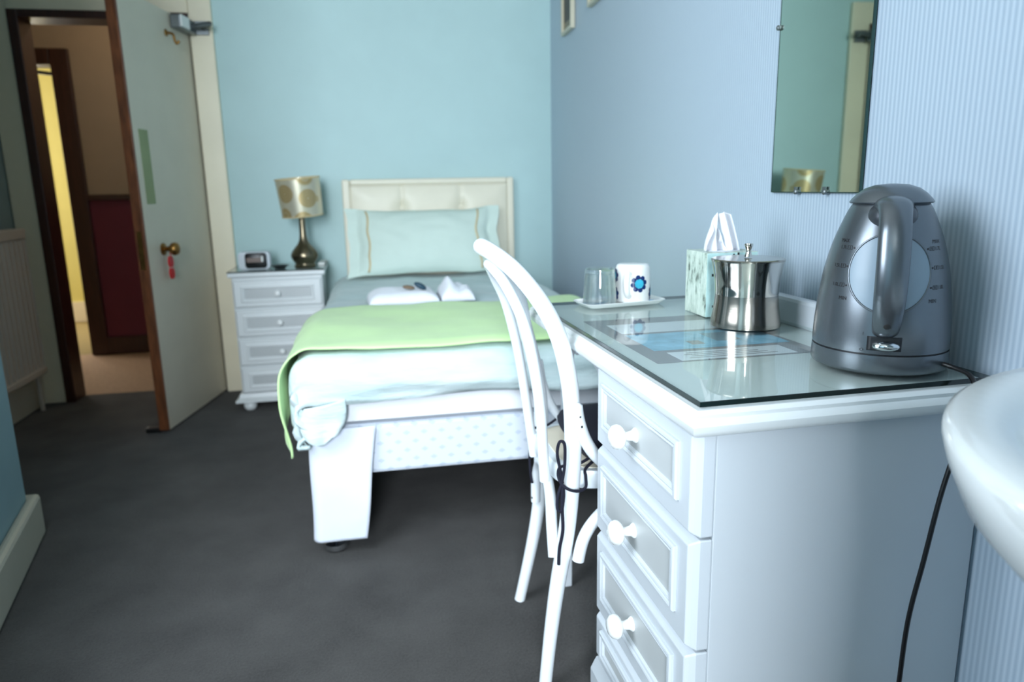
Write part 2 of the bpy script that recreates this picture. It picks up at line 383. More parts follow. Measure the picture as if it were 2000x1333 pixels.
# hall beyond the doorway
struct('wall_hall', MB().box(-1.75, 0.6, 5.06, 5.16, 1.035, 2.4).box(-3.6, -1.75, 5.06, 5.16, 1.90, 2.4).box(-3.6, -2.62, 5.06, 5.16, 0, 1.90), 'hallwall')
struct('wall_hall_dado', B(-1.75, 0.6, 5.055, 5.16, 0.11, 1.0), 'maroon')
struct('trim_5', B(-1.75, 0.6, 5.035, 5.16, 1.0, 1.035), 'darkwood', bevel=0.005)        # dado rail
struct('baseboard_hall', B(-1.75, 0.6, 5.035, 5.16, 0, 0.115), 'darkwood', bevel=0.005)
struct('trim_6', MB().box(-1.85, -1.745, 5.03, 5.18, 0, 1.905).box(-2.62, -1.85, 5.03, 5.18, 1.81, 1.905).box(-2.70, -2.62, 5.03, 5.18, 0, 1.905), 'darkwood', bevel=0.006)
struct('wall_hall_end', B(-3.7, -3.6, 4.0, 6.7, 0, 2.4), 'hallwall')
struct('wall_hall_near', B(-3.6, -1.9, 3.92, 4.01, 0, 2.4), 'hallwall')
struct('wall_hall_right', B(0.6, 0.7, 4.0, 6.7, 0, 2.4), 'hallwall')
struct('ceiling_hall', B(-3.6, 0.6, 4.01, 6.7, 2.4, 2.45), 'ceil')
struct('wall_far_room', MB().box(-2.495, -0.5, 6.5, 6.6, 0, 2.4).box(-3.6, -2.495, 6.5, 6.6, 0, 0.25).box(-3.6, -2.495, 6.5, 6.6, 1.9, 2.4), 'yellow')
struct('wall_far_room_right', B(-1.2, -1.1, 5.16, 6.5, 0, 2.4), 'yellow')
struct('baseboard_far_room', B(-2.495, -1.2, 6.475, 6.5, 0, 0.165), 'cream')
w2 = struct('window_2', MB().box(-2.53, -2.495, 6.49, 6.55, 0.25, 1.9).box(-3.4, -3.36, 6.49, 6.55, 0.25, 1.9).box(-3.36, -2.53, 6.49, 6.55, 0.25, 0.29).box(-3.36, -2.53, 6.49, 6.55, 1.86, 1.9), 'cream')
obj('pane', B(-3.36, -2.53, 6.53, 6.54, 0.29, 1.86), 'skyglow', w2)
# hall ceiling lamp gives the warm light there
hl = thing('ceiling_lamp', 'small round glass ceiling lamp in the hall', 'lamp', (-1.0, 4.5, 2.31))
obj('glass_bowl', MB().lathe([(0.02, -0.06), (0.08, -0.045), (0.11, 0.0), (0.11, 0.02)], seg=24), 'porcelain', hl, smooth=50)
obj('rose', MB().lathe([(0.12, 0.02), (0.12, 0.09)], seg=24), 'brass', hl, smooth=40)
pl = bpy.data.lights.new('hall_bulb', 'POINT'); pl.energy = 5; pl.color = (1.0, 0.82, 0.62); pl.shadow_soft_size = 0.08
po = bpy.data.objects.new('hall_bulb', pl); COL.objects.link(po); po.location = (-1.0, 4.5, 2.18)
# closer arm over the far doorway
obj('door_closer_arm', MB().tube([(-2.06, 5.20, 1.80), (-1.93, 5.26, 1.79), (-1.835, 5.30, 1.74)], 0.012, 8), 'black', bpy.data.objects['trim_6'], smooth=60)

# ------------------------------------------------------------------ open door
hx, hy = -0.800, 3.885; nx, ny = -0.925, 3.235
dl = math.hypot(nx - hx, ny - hy); dang = math.atan2(ny - hy, nx - hx)
d = struct('door_1', B(0, dl - 0.012, -0.042, 0.0, 0.012, 1.83), 'doorpaint', loc=(hx, hy, 0)); d.rotation_euler = (0, 0, dang)
# local x runs from hinge to free edge, local +y faces the room
obj('lipping', B(dl - 0.012, dl, -0.042, 0.0, 0.012, 1.83), 'edgewood', d, bevel=0.002)
kx, kz = 0.515, 0.795
pt = obj('rose_plate', MB().lathe([(0.027, 0), (0.027, 0.004), (0.018, 0.008)], seg=24).xf(Matrix.Translation((kx, 0, kz)) @ Matrix.Rotation(-PI / 2, 4, 'X')), 'brass', d, smooth=40)
obj('door_knob', MB().lathe([(0.011, 0.004), (0.010, 0.022), (0.016, 0.030), (0.026, 0.040), (0.029, 0.052), (0.024, 0.064), (0.010, 0.070)], seg=28).xf(Matrix.Translation((kx, 0, kz)) @ Matrix.Rotation(-PI / 2, 4, 'X')), 'brass', d, smooth=60)
obj('lock_plate', B(dl - 0.0005, dl + 0.001, -0.032, -0.012, 0.72, 0.88), 'brass', d)
hk = obj('coat_hook', MB().lathe([(0.016, 0), (0.014, 0.004), (0.006, 0.006)], seg=16).xf(Matrix.Translation((0.25, 0, 1.735)) @ Matrix.Rotation(-PI / 2, 4, 'X'))
         .tube(catmull([(0.25, 0.004, 1.735), (0.25, 0.03, 1.728), (0.25, 0.036, 1.70), (0.25, 0.045, 1.688), (0.25, 0.056, 1.70)], 5), 0.006, 8), 'brass', d, smooth=60)
for z in (0.25, 1.0, 1.62):
    obj('hinge', MB().lathe([(0.006, 0), (0.006, 0.09)], seg=10).xf(Matrix.Translation((-0.004, 0.006, z - 0.045))), 'greymetal', d, smooth=40)
cl = obj('closer_body', B(0.04, 0.20, 0.0, 0.05, 1.765, 1.825), 'greymetal', d, bevel=0.006)
obj('closer_cover', B(0.12, 0.205, 0.05, 0.058, 1.77, 1.822), 'paper', cl, bevel=0.004)
obj('notice_card', B(dl - 0.13, dl - 0.055, 0.0, 0.0015, 0.99, 1.295), 'greenpaper', d)
# closer arm to the head trim
dm = Matrix.Translation((hx, hy, 0)) @ Matrix.Rotation(dang, 4, 'Z')
p0 = dm @ Vector((0.07, 0.035, 1.795))
tag(obj('door_closer_bracket', MB().tube([p0, (p0.x + 0.10, p0.y - 0.05, 1.80), (-0.735, YB - 0.03, 1.80)], 0.012, 8).box(-0.765, -0.705, YB - 0.05, YB - 0.031, 1.77, 1.83), 'greymetal', smooth=40),
    'grey metal closer arm bracket at the top of the open door', 'door closer')
# key fob hanging from the knob
kp = dm @ Vector((kx + 0.004, 0.028, kz - 0.018))
fob = thing('key_fob', 'red plastic key tag hanging from the brass door knob', 'key tag', kp)
obj('string_loop', MB().tube([(0, 0, 0.013), (0.003, 0, -0.02)], 0.0025, 6), 'red', fob)
Rd = Matrix.Rotation(dang, 4, 'Z')
for k, (cz, rz) in enumerate(((-0.037, 0.024), (-0.088, 0.024))):
    pr = [(0.010, rz), (0.018, rz * 0.5), (0.020, 0), (0.018, -rz * 0.5), (0.010, -rz), (-0.010, -rz), (-0.018, -rz * 0.5), (-0.020, 0), (-0.018, rz * 0.5), (-0.010, rz)]
    obj('tag', MB().loops([[(x, -0.004, z + cz) for x, z in pr], [(x, 0.004, z + cz) for x, z in pr]]).xf(Rd), 'red', fob, smooth=30)
obj('key_ring', MB().tube([(0.004 * 0, 0, -0.061 + 0.004), (0, 0, -0.066)], 0.004, 8), 'paper', fob)
# dark doorstop wedge at the foot of the door
wp = dm @ Vector((dl - 0.02, -0.075, 0))
tag(obj('door_wedge', MB().prism([(-0.03, -0.02), (0.035, -0.02), (0.035, 0.02), (-0.03, 0.02)], 0, 0.022), 'black', loc=wp, bevel=0.004), 'small black wedge on the carpet behind the open door edge', 'door wedge')

# ------------------------------------------------------------------ radiator
ra = thing('radiator', 'cream ribbed panel radiator low on the left wall', 'radiator', (-1.6, 3.3, 0))
ry0, ry1 = -0.55, 0.47; rz0, rz1 = 0.19, 0.885
pr = []; y = ry0; n = int((ry1 - ry0) / 0.043)
stp = (ry1 - ry0) / n
for i in range(n):
    a = ry0 + i * stp
    pr += [(0.0, a), (0.0, a + stp * 0.52), (-0.013, a + stp * 0.66), (-0.013, a + stp * 0.86)]
pr.append((0.0, ry1))
outer = pr + [(-0.055, ry1), (-0.055, ry0)]
obj('ribbed_panel', MB().loops([[(x, y, rz0 + 0.03) for x, y in outer], [(x, y, rz1 - 0.05) for x, y in outer]]), 'radiator', ra)
obj('top_rail', B(-0.06, 0.004, ry0 - 0.004, ry1 + 0.004, rz1 - 0.05, rz1), 'radiator', ra, bevel=0.006)
obj('bottom_rail', B(-0.06, 0.006, ry0 - 0.004, ry1 + 0.004, rz0 - 0.005, rz0 + 0.03), 'radiator', ra, bevel=0.008)
obj('pipe', MB().tube([(-0.03, ry1 - 0.03, rz0), (-0.03, ry1 - 0.03, 0.004)], 0.011, 10), 'radiator', ra, smooth=60)
obj('pipe', MB().tube([(-0.03, ry0 + 0.05, rz0), (-0.03, ry0 + 0.05, 0.004)], 0.011, 10), 'radiator', ra, smooth=60)
for yb_ in (ry0 + 0.16, ry1 - 0.2): obj('wall_bracket', B(-0.088, -0.055, yb_, yb_ + 0.04, 0.3, 0.8), 'radiator', ra)

# ------------------------------------------------------------------ bed
bed = thing('bed', 'single divan bed with patterned base and padded headboard', 'bed', (0.28, 2.9, 0))
bx, by = 0.28, 2.9
bx0, bx1, by0, by1 = -0.19, 0.745, 1.965, 3.83
L = lambda x, y, z: (x - bx, y - by, z)
def lbox(x0, x1, y0, y1, z0, z1): return B(x0 - bx, x1 - bx, y0 - by, y1 - by, z0, z1)
obj('divan_base', lbox(bx0, bx1, by0, by1, 0.236, 0.385), 'divan', bed, bevel=0.012)
def mattress():
    L_ = []
    for ins, z in ((0.03, 0.386), (0.0, 0.405), (0.0, 0.45), (0.012, 0.51), (0.045, 0.550), (0.09, 0.560)):
        x0, x1, y0, y1 = bx0 + ins, bx1 - ins, by0 - 0.022 + ins, by1 - 0.03 - ins; rr = 0.05; lp = []
        for cx, cy, a0 in ((x1 - rr, y1 - rr, 0), (x0 + rr, y1 - rr, 90), (x0 + rr, y0 + rr, 180), (x1 - rr, y0 + rr, 270)):
            for k in range(6):
                a = math.radians(a0 + 18 * k); lp.append(L(cx + rr * math.cos(a), cy + rr * math.sin(a), z))
        L_.append(lp)
    return MB().loops(L_)
obj('mattress', mattress(), 'mattress', bed, smooth=50)
for x, y in ((-0.155, 2.0), (0.70, 2.0), (-0.155, 3.75), (0.70, 3.75)):
    obj('foot', MB().lathe([(0.018, 0.236), (0.018, 0.03), (0.034, 0.022), (0.036, 0.008), (0.03, 0.0)], L(x, y, 0), 24), 'chrome', bed, smooth=40)
# headboard: padded face, piped border, buttons
hb = obj('headboard', MB().grid(60, 40, lambda u, v: (lambda x, z: (x - bx, 3.832 - by - 0.022 * (1 - max(abs(2 * u - 1), abs(2 * v - 1)) ** 6)
      + 0.020 * sum(math.exp(-((x - cx) ** 2 + (z - cz) ** 2) / 0.0012) for cx in (0.165, 0.47) for cz in (0.935, 0.72))
      + 0.010 * sum(math.exp(-(x - cx) ** 2 / 0.00012) * sm(0.55, 0.6, z) for cx in (0.165, 0.47)), z))(-0.095 + 0.815 * u, 0.40 + 0.655 * v)), 'headboard', bed, smooth=60, solid=0.012)
obj('headboard_border', MB().box(-0.135 - bx, -0.095 - bx, 3.815 - by, 3.885 - by, 0.05, 1.085).box(0.72 - bx, 0.757 - bx, 3.815 - by, 3.885 - by, 0.05, 1.085)
    .box(-0.095 - bx, 0.72 - bx, 3.815 - by, 3.885 - by, 1.055, 1.085).box(-0.095 - bx, 0.72 - bx, 3.85 - by, 3.885 - by, 0.385, 1.055), 'headboard', bed, bevel=0.01)
for cx in (0.165, 0.47):
    for cz in (0.935, 0.72):
        obj('button', MB().ball(L(cx, 3.826, cz), 0.014, 0.008, 0.014), 'headboard', hb, smooth=80)

# hanging white sheet at the foot corner
def sheet(u, v):
    # u runs round the corner: side (0..0.6) then front (0.6..1); v is down
    zt, zb = 0.384, 0.050
    z = zt + (zb - zt) * v
    s_side, s_front = 0.42, 0.185
    s = u * (s_side + s_front)
    xl = -0.204 - 0.010 * v - 0.002 * math.sin(v * 6)
    yf = 1.948 - 0.008 * math.sin(v * 3.2) - 0.008 * v
    r = 0.03
    if s < s_side - r: x, y = xl, yf + (s_side - s)
    elif s < s_side + r:
        a = (s - s_side + r) / (2 * r) * PI / 2
        x, y = xl + r - r * math.cos(a), yf + r - r * math.sin(a)
    else: x, y = xl + (s - s_side), yf
    sag = 0.0
    x -= 0.034 * v * sm(s_side, s_side + s_front, s)          # front hem pulls left toward the floor
    y += 0.004 * nz(x * 9, z * 7, 3) - 0.003 * math.sin(5 * z + 14 * x) * v
    return (x, y, z)
tag(obj('bed_sheet', MB().grid(60, 40, sheet), 'sheet', smooth=60, solid=0.002), 'white sheet corner hanging to the floor at the foot of the bed', 'sheet')

# duvet
TOP = 0.598
def drape(px, py, x0, x1, y0, y1, top, r):
    """flat coordinates -> draped over a block with rounded edges"""
    def edge(p, a, b):
        if p < a: s = a - p; sg = -1
        elif p > b: s = p - b; sg = 1
        else: return p, 0.0
        q = r * PI / 2
        if s < q: t = s / r; off, drop = r * math.sin(t), r * (1 - math.cos(t))
        else: off, drop = r, r + (s - q)
        return (a - off if sg < 0 else b + off), drop
    x, dx = edge(px, x0, x1); y, dy = edge(py, y0, y1)
    dz = math.sqrt(dx * dx + dy * dy) if dx > 0 and dy > 0 else dx + dy
    return x, y, top - dz, dx, dy
def bed_x0(py): return -0.165 + 0.030 * sm(2.5, 3.3, py)
def duvet(u, v):
    py = 1.815 + v * 1.93
    hang = 0.235 - 0.08 * sm(2.3, 3.3, py)                        # left hem is tucked up toward the head
    px = (bed_x0(py) - hang) + u * (0.96 - bed_x0(py) + hang)
    x, y, z, dx, dy = drape(px, py, bed_x0(py), 0.72, 1.985, 9, TOP, 0.07)
    n = nz(px * 4, py * 4, 1.3) * 0.010 + nz(px * 11, py * 9, 4.1) * 0.004
    z += n * (1 if dx + dy < 0.05 else 0.3)
    if dy > 0.015:
        k = sm(0.015, 0.08, dy)
        y -= k * (0.008 * math.sin(dy * 75 + 2.2 * math.sin(px * 5 + 1)) + 0.014 * nz(px * 4, dy * 26, 2) + 0.010)
        z += 0.010 * nz(px * 5, 3.3, 8) * sm(0.08, 0.14, dy)
    if dx > 0.02 and px < 0: x -= 0.010 * math.sin(py * 26 + 3 * nz(py * 3, 0, 0)) * min(1, dx / 0.1) * (1 - sm(2.6, 3.2, py)) + 0.004
    if dx > 0.02 and px > 0: x += 0.006 * math.sin(py * 22) * min(1, dx / 0.1)
    if dx > 0 and dy > 0:
        c = sm(0, 0.09, min(dx, dy)); z -= 0.045 * c
        x += 0.018 * c * (1 + math.sin(px * 60 + 1)); y += 0.010 * c * (1 + math.sin(py * 55))
    return (x, y, max(z, 0.345))
tag(obj('duvet', MB().grid(130, 150, duvet), 'duvet', smooth=80, solid=0.010), 'pale mint duvet covering the bed and overhanging its foot', 'duvet')
# loose turned-back flap of the duvet corner
def flap(u, v):
    w = 0.062 * (1 - 0.55 * v ** 3); a = (u - 0.5) * 2
    zc = 0.470 - 0.115 * v + 0.035 * a * a * v
    return (-0.150 + a * w * 0.85 - 0.012 * v + 0.018 * v * a, 1.912 - 0.012 * math.sin(u * PI) - 0.008 * math.sin(u * 9) * v, zc + 0.010 * a)
obj('flap', MB().grid(24, 18, flap), 'duvet', bpy.data.objects['duvet'], smooth=80, solid=0.008)

# lime throw
def throw(u, v):
    py = 1.945 + v * 0.655 + 0.010 * math.sin(u * 9)
    left = -0.375 - 0.16 * (1 - sm(0.0, 0.20, v)); right = 0.90
    px = left + u * (right - left)
    x, y, z, dx, dy = drape(px, py, -0.165, 0.72, 1.985, 9, TOP + 0.020, 0.098)
    n = nz(px * 4, py * 4, 1.3) * 0.010 + nz(px * 11, py * 9, 4.1) * 0.003
    z += n + 0.004
    if dx > 0.02 and px < 0:
        k = min(1, dx / 0.12); x -= 0.008 * math.sin(py * 30) * k + 0.004 * k
        q = sm(0.16, 0.30, dx); x += (0.006 + 0.016 * math.sin(py * 62)) * q; y += 0.04 * q * (0.3 - v)
    if dy > 0: y -= 0.010
    return (x, y, z)
tag(obj('throw_blanket', MB().grid(130, 70, throw), 'throw', smooth=80, solid=0.005), 'lime green throw laid across the foot of the bed', 'blanket')

# pillow with flanged edges, leaning on the headboard
pw = thing('pillow', 'pale mint flanged pillow with beige ribbons leaning on the headboard', 'pillow', (0.265, 3.664, 0.773), 0)
def pil(side):
    def f(u, v):
        a, b = 2 * u - 1, 2 * v - 1
        core = max(0, 1 - max(abs(a) / 0.80, abs(b) / 0.90) ** 4)
        bulge = (max(0, 1 - (abs(a) / 0.86) ** 2.6) * max(0, 1 - (abs(b) / 0.98) ** 2.6)) ** 0.55
        x = a * 0.395 * (1 - 0.05 * (1 - b * b) * (abs(a) > 0.3)); z = b * 0.176 * (1 - 0.06 * (1 - a * a))
        x += 0.012 * nz(b * 2, 1, 7) ; z += 0.010 * nz(a * 3, 2, 5) + (0.008 * max(0, abs(a) - 0.75) / 0.25 * b)
        y = side * 0.068 * bulge + 0.004 * nz(a * 4, b * 4, side * 3)
        t = math.radians(24)
        return (x, y * math.cos(t) + z * math.sin(t), z * math.cos(t) - y * math.sin(t))
    return f
obj('cushion', MB().grid(70, 40, pil(-1)).grid(70, 40, pil(1)), 'pillow', pw, smooth=80)
for a in (-0.74, 0.70):
    fn = pil(-1); w_ = 0.012
    obj('ribbon', MB().grid(2, 40, lambda u, v: (lambda p: (p[0], p[1] - 0.004, p[2] + 0.001))(fn((a + 0.0 + (u - 0.5) * 2 * w_ + 1) / 2, 0.03 + 0.94 * v))), 'goldband', pw, smooth=80, solid=0.001)

# towels and sachets
def towel(cx, cy, z0, lx, ly, hgt, rot, seed, peak):
    def f(u, v):
        a, b = 2 * u - 1, 2 * v - 1
        e = max(0, 1 - abs(a) ** 5) ** 0.5 * max(0, 1 - abs(b) ** 5) ** 0.5
        x, y = a * lx, b * ly
        z = e * (hgt + 0.010 * nz(a * 2, b * 2, seed) + peak * math.exp(-((a + 0.45) ** 2) / 0.12 - b * b / 0.5))
        c, s = math.cos(rot), math.sin(rot)
        return (cx + x * c - y * s, cy + x * s + y * c, z0 + z)
    return MB().grid(44, 34, f)
tz = TOP + 0.009
tag(obj('folded_towel', towel(0.105, 2.80, tz, 0.135, 0.12, 0.045, 0.04, 1, 0.0), 'towel', smooth=80, solid=0.004), 'wide white folded towel lying flat on the duvet behind the throw', 'towel')
tag(obj('folded_towel', towel(0.315, 2.83, tz, 0.066, 0.115, 0.045, 0.0, 4, 0.04), 'towel', smooth=80, solid=0.004), 'small white towel folded into a peak beside the flat towel', 'towel')
tag(obj('soap_packet', MB().ball((0, 0, 0), 0.026, 0.016, 0.011).xf(Matrix.Translation((0.172, 2.745, tz + 0.060)) @ Matrix.Rotation(0.5, 4, 'Y')), 'tealdark', smooth=80), 'dark teal wrapped soap packet on the towels', 'soap packet')
tag(obj('biscuit_packet', MB().ball((0, 0, 0), 0.024, 0.014, 0.008).xf(Matrix.Translation((0.128, 2.75, tz + 0.056)) @ Matrix.Rotation(0.15, 4, 'Y')), 'brownpaper', smooth=80), 'small brown wrapped packet on the flat towel', 'packet')

# ------------------------------------------------------------------ drawers shared builder
def drawer_front(W, Hh, T, ins_side, ins_top, ins_bot, bead):
    """front in local axes: x across, y toward viewer is -T, z up; returns slab and bead frame"""
    def rect(i, y): return [(i, y, i), (W - i, y, i), (W - i, y, Hh - i), (i, y, Hh - i)]
    slab = MB().loops([rect(0, 0), rect(0, -T * 0.55), rect(0.004, -T * 0.8), rect(0.008, -T), ])
    def fr(i, y): return [(ins_side + i, y, ins_bot + i), (W - ins_side - i, y, ins_bot + i), (W - ins_side - i, y, Hh - ins_top - i), (ins_side + i, y, Hh - ins_top - i)]
    P = [(0, 0), (0, 0.55), (0.12, 0.9), (0.30, 1.0), (0.45, 0.85), (0.55, 0.6), (0.70, 0.75), (0.86, 0.6), (1.0, 0.05)]
    mould = MB().loops([fr(a * bead, -T - h_ * bead * 0.42) for a, h_ in P], cap0=False, cap1=False)
    i = bead
    field = MB().box(ins_side + i, W - ins_side - i, -T - 0.0006, -T + 0.002, ins_bot + i, Hh - ins_top - i)
    return slab, mould, field
def knob(c, r):
    """mushroom knob pointing to -y"""
    pr = [(r * 0.62, 0), (r * 0.60, r * 0.12), (r * 0.42, r * 0.35), (r * 0.36, r * 0.75), (r * 0.44, r * 0.95), (r * 0.78, r * 1.08), (r * 0.98, r * 1.32), (r, r * 1.55), (r * 0.9, r * 1.85), (r * 0.6, r * 2.08), (r * 0.2, r * 2.16)]
    return MB().lathe(pr, seg=32).xf(Matrix.Translation(c) @ Matrix.Rotation(PI / 2, 4, 'X'))

# ------------------------------------------------------------------ bedside chest
bc = thing('bedside_chest', 'narrow white four drawer bedside chest beside the bed', 'chest of drawers', (-0.447, 3.49, 0), 0.012)
cw = 0.205
obj('carcass', B(-cw, cw, 0.012, 0.365, 0.07, 0.645), 'white', bc, bevel=0.003)
obj('top_board', B(-cw - 0.014, cw + 0.014, -0.012, 0.372, 0.645, 0.667), 'white', bc, bevel=0.006)
obj('plinth', MB().loops([[(-cw - a, 0.012 - a, z), (cw + a, 0.012 - a, z), (cw + a, 0.365, z), (-cw - a, 0.365, z)] for a, z in ((0.030, 0.045), (0.030, 0.055), (0.014, 0.066), (0.010, 0.085))]), 'white', bc)
for x in (-cw + 0.03, cw - 0.03):
    for y in (0.02, 0.33):
        obj('bun_foot', MB().lathe([(0.018, 0.0), (0.028, 0.010), (0.032, 0.024), (0.028, 0.038), (0.020, 0.046)], (x, y, 0), 24), 'white', bc, smooth=60)
zz = [0.639, 0.501, 0.361, 0.222, 0.088]
for i in range(4):
    hh = zz[i] - zz[i + 1] - 0.008
    slab, mould, field = drawer_front(2 * cw - 0.01, hh, 0.018, 0.035, 0.026, 0.026, 0.016)
    mt = Matrix.Translation((-cw + 0.005, 0.012, zz[i + 1]))
    dr = obj('drawer', slab.xf(mt), 'white', bc); obj('moulding', mould.xf(mt), 'white', dr); obj('panel', field.xf(mt), 'panelshade', dr)
    obj('knob', knob((0, -0.006, zz[i + 1] + hh / 2), 0.014), 'porcelain', dr, smooth=60)
bg_ = thing('glass_sheet', 'thin glass sheet covering the bedside chest top', 'glass top', (-0.447, 3.49, 0.667), 0.012)
obj('pane', B(-cw - 0.012, cw + 0.012, -0.010, 0.370, 0.0005, 0.005), 'glass', bg_)
obj('edge', MB().box(-cw - 0.013, cw + 0.013, -0.0115, -0.010, 0.0005, 0.005).box(-cw - 0.0135, -cw - 0.012, -0.010, 0.37, 0.0005, 0.005).box(cw + 0.012, cw + 0.0135, -0.010, 0.37, 0.0005, 0.005), 'greenedge', bg_)
ZB = 0.6722
# lamp
lp = thing('table_lamp', 'table lamp with pewter gourd base and champagne patterned drum shade', 'lamp', (-0.325, 3.62, ZB))
obj('base', MB().lathe([(0.050, 0), (0.052, 0.006), (0.046, 0.012), (0.046, 0.018), (0.056, 0.03), (0.063, 0.045), (0.064, 0.058), (0.058, 0.074), (0.044, 0.092), (0.030, 0.108), (0.021, 0.125), (0.0165, 0.15), (0.015, 0.19), (0.015, 0.235), (0.020, 0.238), (0.020, 0.25)], seg=40), 'pewter', lp, smooth=50)
rot = Matrix.Translation((0, 0, 0.332)) @ Matrix.Rotation(math.radians(-4), 4, 'Y') @ Matrix.Rotation(math.radians(3), 4, 'X')
obj('shade', MB().lathe([(0.096, -0.088), (0.104, 0.088), (0.102, 0.088), (0.094, -0.088)], seg=48, caps=False).xf(rot), 'shade', lp, smooth=40)
for rr_, zz_ in ((0.104, 0.088), (0.096, -0.088)):
    obj('rim', MB().tube([(rot @ Vector((rr_ * math.cos(a), rr_ * math.sin(a), zz_))) for a in [2 * PI * k / 40 for k in range(40)]], 0.0028, 6, True), 'goldband', lp, smooth=60)
obj('bulb', MB().lathe([(0.012, 0.25), (0.02, 0.27), (0.03, 0.31), (0.02, 0.345), (0.004, 0.352)], seg=20), 'porcelain', lp, smooth=60)
# clock radio
ck = thing('clock_radio', 'small clock radio with silver sides and black display', 'clock radio', (-0.553, 3.565, ZB), 0.03)
def rrect(x0, x1, z0, z1, r, y, n=5):
    o = []
    for cx, cz, a0 in ((x1 - r, z1 - r, 0), (x0 + r, z1 - r, 90), (x0 + r, z0 + r, 180), (x1 - r, z0 + r, 270)):
        for k in range(n):
            a = math.radians(a0 + 90 * k / (n - 1)); o.append((cx + r * math.cos(a), y, cz + r * math.sin(a)))
    return o
obj('casing', MB().loops([rrect(-0.072, 0.072, 0.0, 0.082, 0.018, 0.07), rrect(-0.072, 0.072, 0.0, 0.082, 0.018, 0.004), rrect(-0.066, 0.066, 0.006, 0.076, 0.014, 0.0)]), 'greyplastic', ck, smooth=35)
obj('front_panel', MB().loops([rrect(-0.040, 0.058, 0.006, 0.078, 0.014, 0.0), rrect(-0.040, 0.058, 0.006, 0.078, 0.014, -0.006), rrect(-0.036, 0.054, 0.010, 0.074, 0.012, -0.009)]), 'black', ck, smooth=35)
obj('display', B(-0.032, 0.040, -0.0096, -0.009, 0.034, 0.056), plain('dim_display', (96, 76, 66), 0.3), ck)
obj('dial', B(0.034, 0.042, -0.011, -0.009, 0.036, 0.062), 'paper', ck, bevel=0.003)
tag(obj('ash_dish', MB().lathe([(0.022, 0), (0.034, 0.010), (0.044, 0.016), (0.040, 0.016), (0.028, 0.008), (0.004, 0.006)], (-0.437, 3.565, ZB), 32), 'black', smooth=50), 'small round black dish between clock radio and lamp', 'dish')
tag(obj('folded_leaflet', MB().prism([(-0.268, 3.66), (-0.236, 3.655), (-0.23, 3.80), (-0.266, 3.805)], ZB, ZB + 0.012), 'paper', bevel=0.003), 'white folded leaflet lying behind the lamp base', 'leaflet')

# ------------------------------------------------------------------ dressing table
DR = math.radians(1.3); DO = Vector((0.398, 0.812, 0))
DM = Matrix.Translation(DO) @ Matrix.Rotation(DR, 4, 'Z')
dw = lambda u, v, z=0: tuple(DM @ Vector((u, v, z)))
ZG = 0.7586
dt = thing('dressing_table', 'white painted single pedestal dressing table with drawers against the ribbed wall', 'dressing table', DO, DR)
def slab(u0, u1, v0, v1, prof):
    return MB().loops([[(u0 + i, v0 + i, z), (u1, v0 + i, z), (u1, v1 - i, z), (u0 + i, v1 - i, z)] for i, z in prof])
DV = 0.832
obj('top_board', slab(-0.016, 0.452, -0.016, DV + 0.032, [(0.010, 0.713), (0.004, 0.716), (0.0, 0.722), (-0.001, 0.730), (0.002, 0.737), (0.004, 0.739), (0.004, 0.744), (0.010, 0.7488)]), 'white', dt, smooth=30)
obj('carcass', B(0.032, 0.458, 0.012, 0.402, 0.05, 0.713), 'deskpaint', dt, bevel=0.002)
obj('plinth', MB().loops([[(0.010 - a, 0.012 - b, z), (0.448, 0.012 - b, z), (0.448, 0.402 + b, z), (0.010 - a, 0.402 + b, z)] for a, b, z in ((0.016, 0.008, 0.0), (0.016, 0.008, 0.080), (0.010, 0.004, 0.098), (0.006, 0.0, 0.110))]), 'deskpaint', dt)
zz = [0.713, 0.558, 0.386, 0.216, 0.114]
for i in range(4):
    z0 = zz[i + 1] + 0.003; hh = zz[i] - z0 - (0.0 if i == 0 else 0.001)
    W = 0.390
    slabm, mould, field = drawer_front(W, hh, 0.032, 0.040, 0.026 if i < 3 else 0.02, 0.040 if i < 3 else 0.02, 0.017)
    # local x across -> desk -v ; front faces -u
    mt = Matrix(((0, 1, 0, 0.032), (-1, 0, 0, 0.402), (0, 0, 1, z0), (0, 0, 0, 1)))
    dr = obj('drawer', slabm.xf(mt), 'deskpaint', dt, bevel=0.002); obj('moulding', mould.xf(mt), 'deskpaint', dr, smooth=20); obj('panel', field.xf(mt), 'panelshade', dr)
    kz_ = z0 + hh * 0.5 + 0.004
    obj('knob', knob((W / 2 - 0.004, -0.032, kz_), 0.0205).xf(mt @ Matrix.Translation((0, 0, -z0))), 'porcelain', dr, smooth=60)
# scalloped apron over the knee hole
va, vb = 0.403, DV - 0.03
prof = []
N = 60
for k in range(N + 1):
    t_ = k / N; vv = va + (vb - va) * t_; e = min(t_, 1 - t_)
    z_ = 0.668 + 0.0
    if e < 0.10: z_ = 0.672 - 0.012 * math.sin(e / 0.10 * PI)
    elif e < 0.24: z_ = 0.672 - 0.030 * math.sin((e - 0.10) / 0.14 * PI) ** 0.8
    else: z_ = 0.672 + 0.022 * sm(0.24, 0.40, e)
    prof.append((vv, z_))
ap = [(0.035, v_, z_) for v_, z_ in prof] + [(0.035, vb, 0.713), (0.035, va, 0.713)]
obj('apron', MB().loops([ap, [(0.053, b_, c_) for _, b_, c_ in ap]]), 'deskpaint', dt)
obj('far_leg', MB().loops([[(0.075 - a, DV + 0.010 - a, z), (0.075 + a, DV + 0.010 - a, z), (0.075 + a, DV + 0.010 + a, z), (0.075 - a, DV + 0.010 + a, z)] for a, z in ((0.010, 0), (0.014, 0.60), (0.018, 0.713))]), 'deskpaint', dt, bevel=0.003)
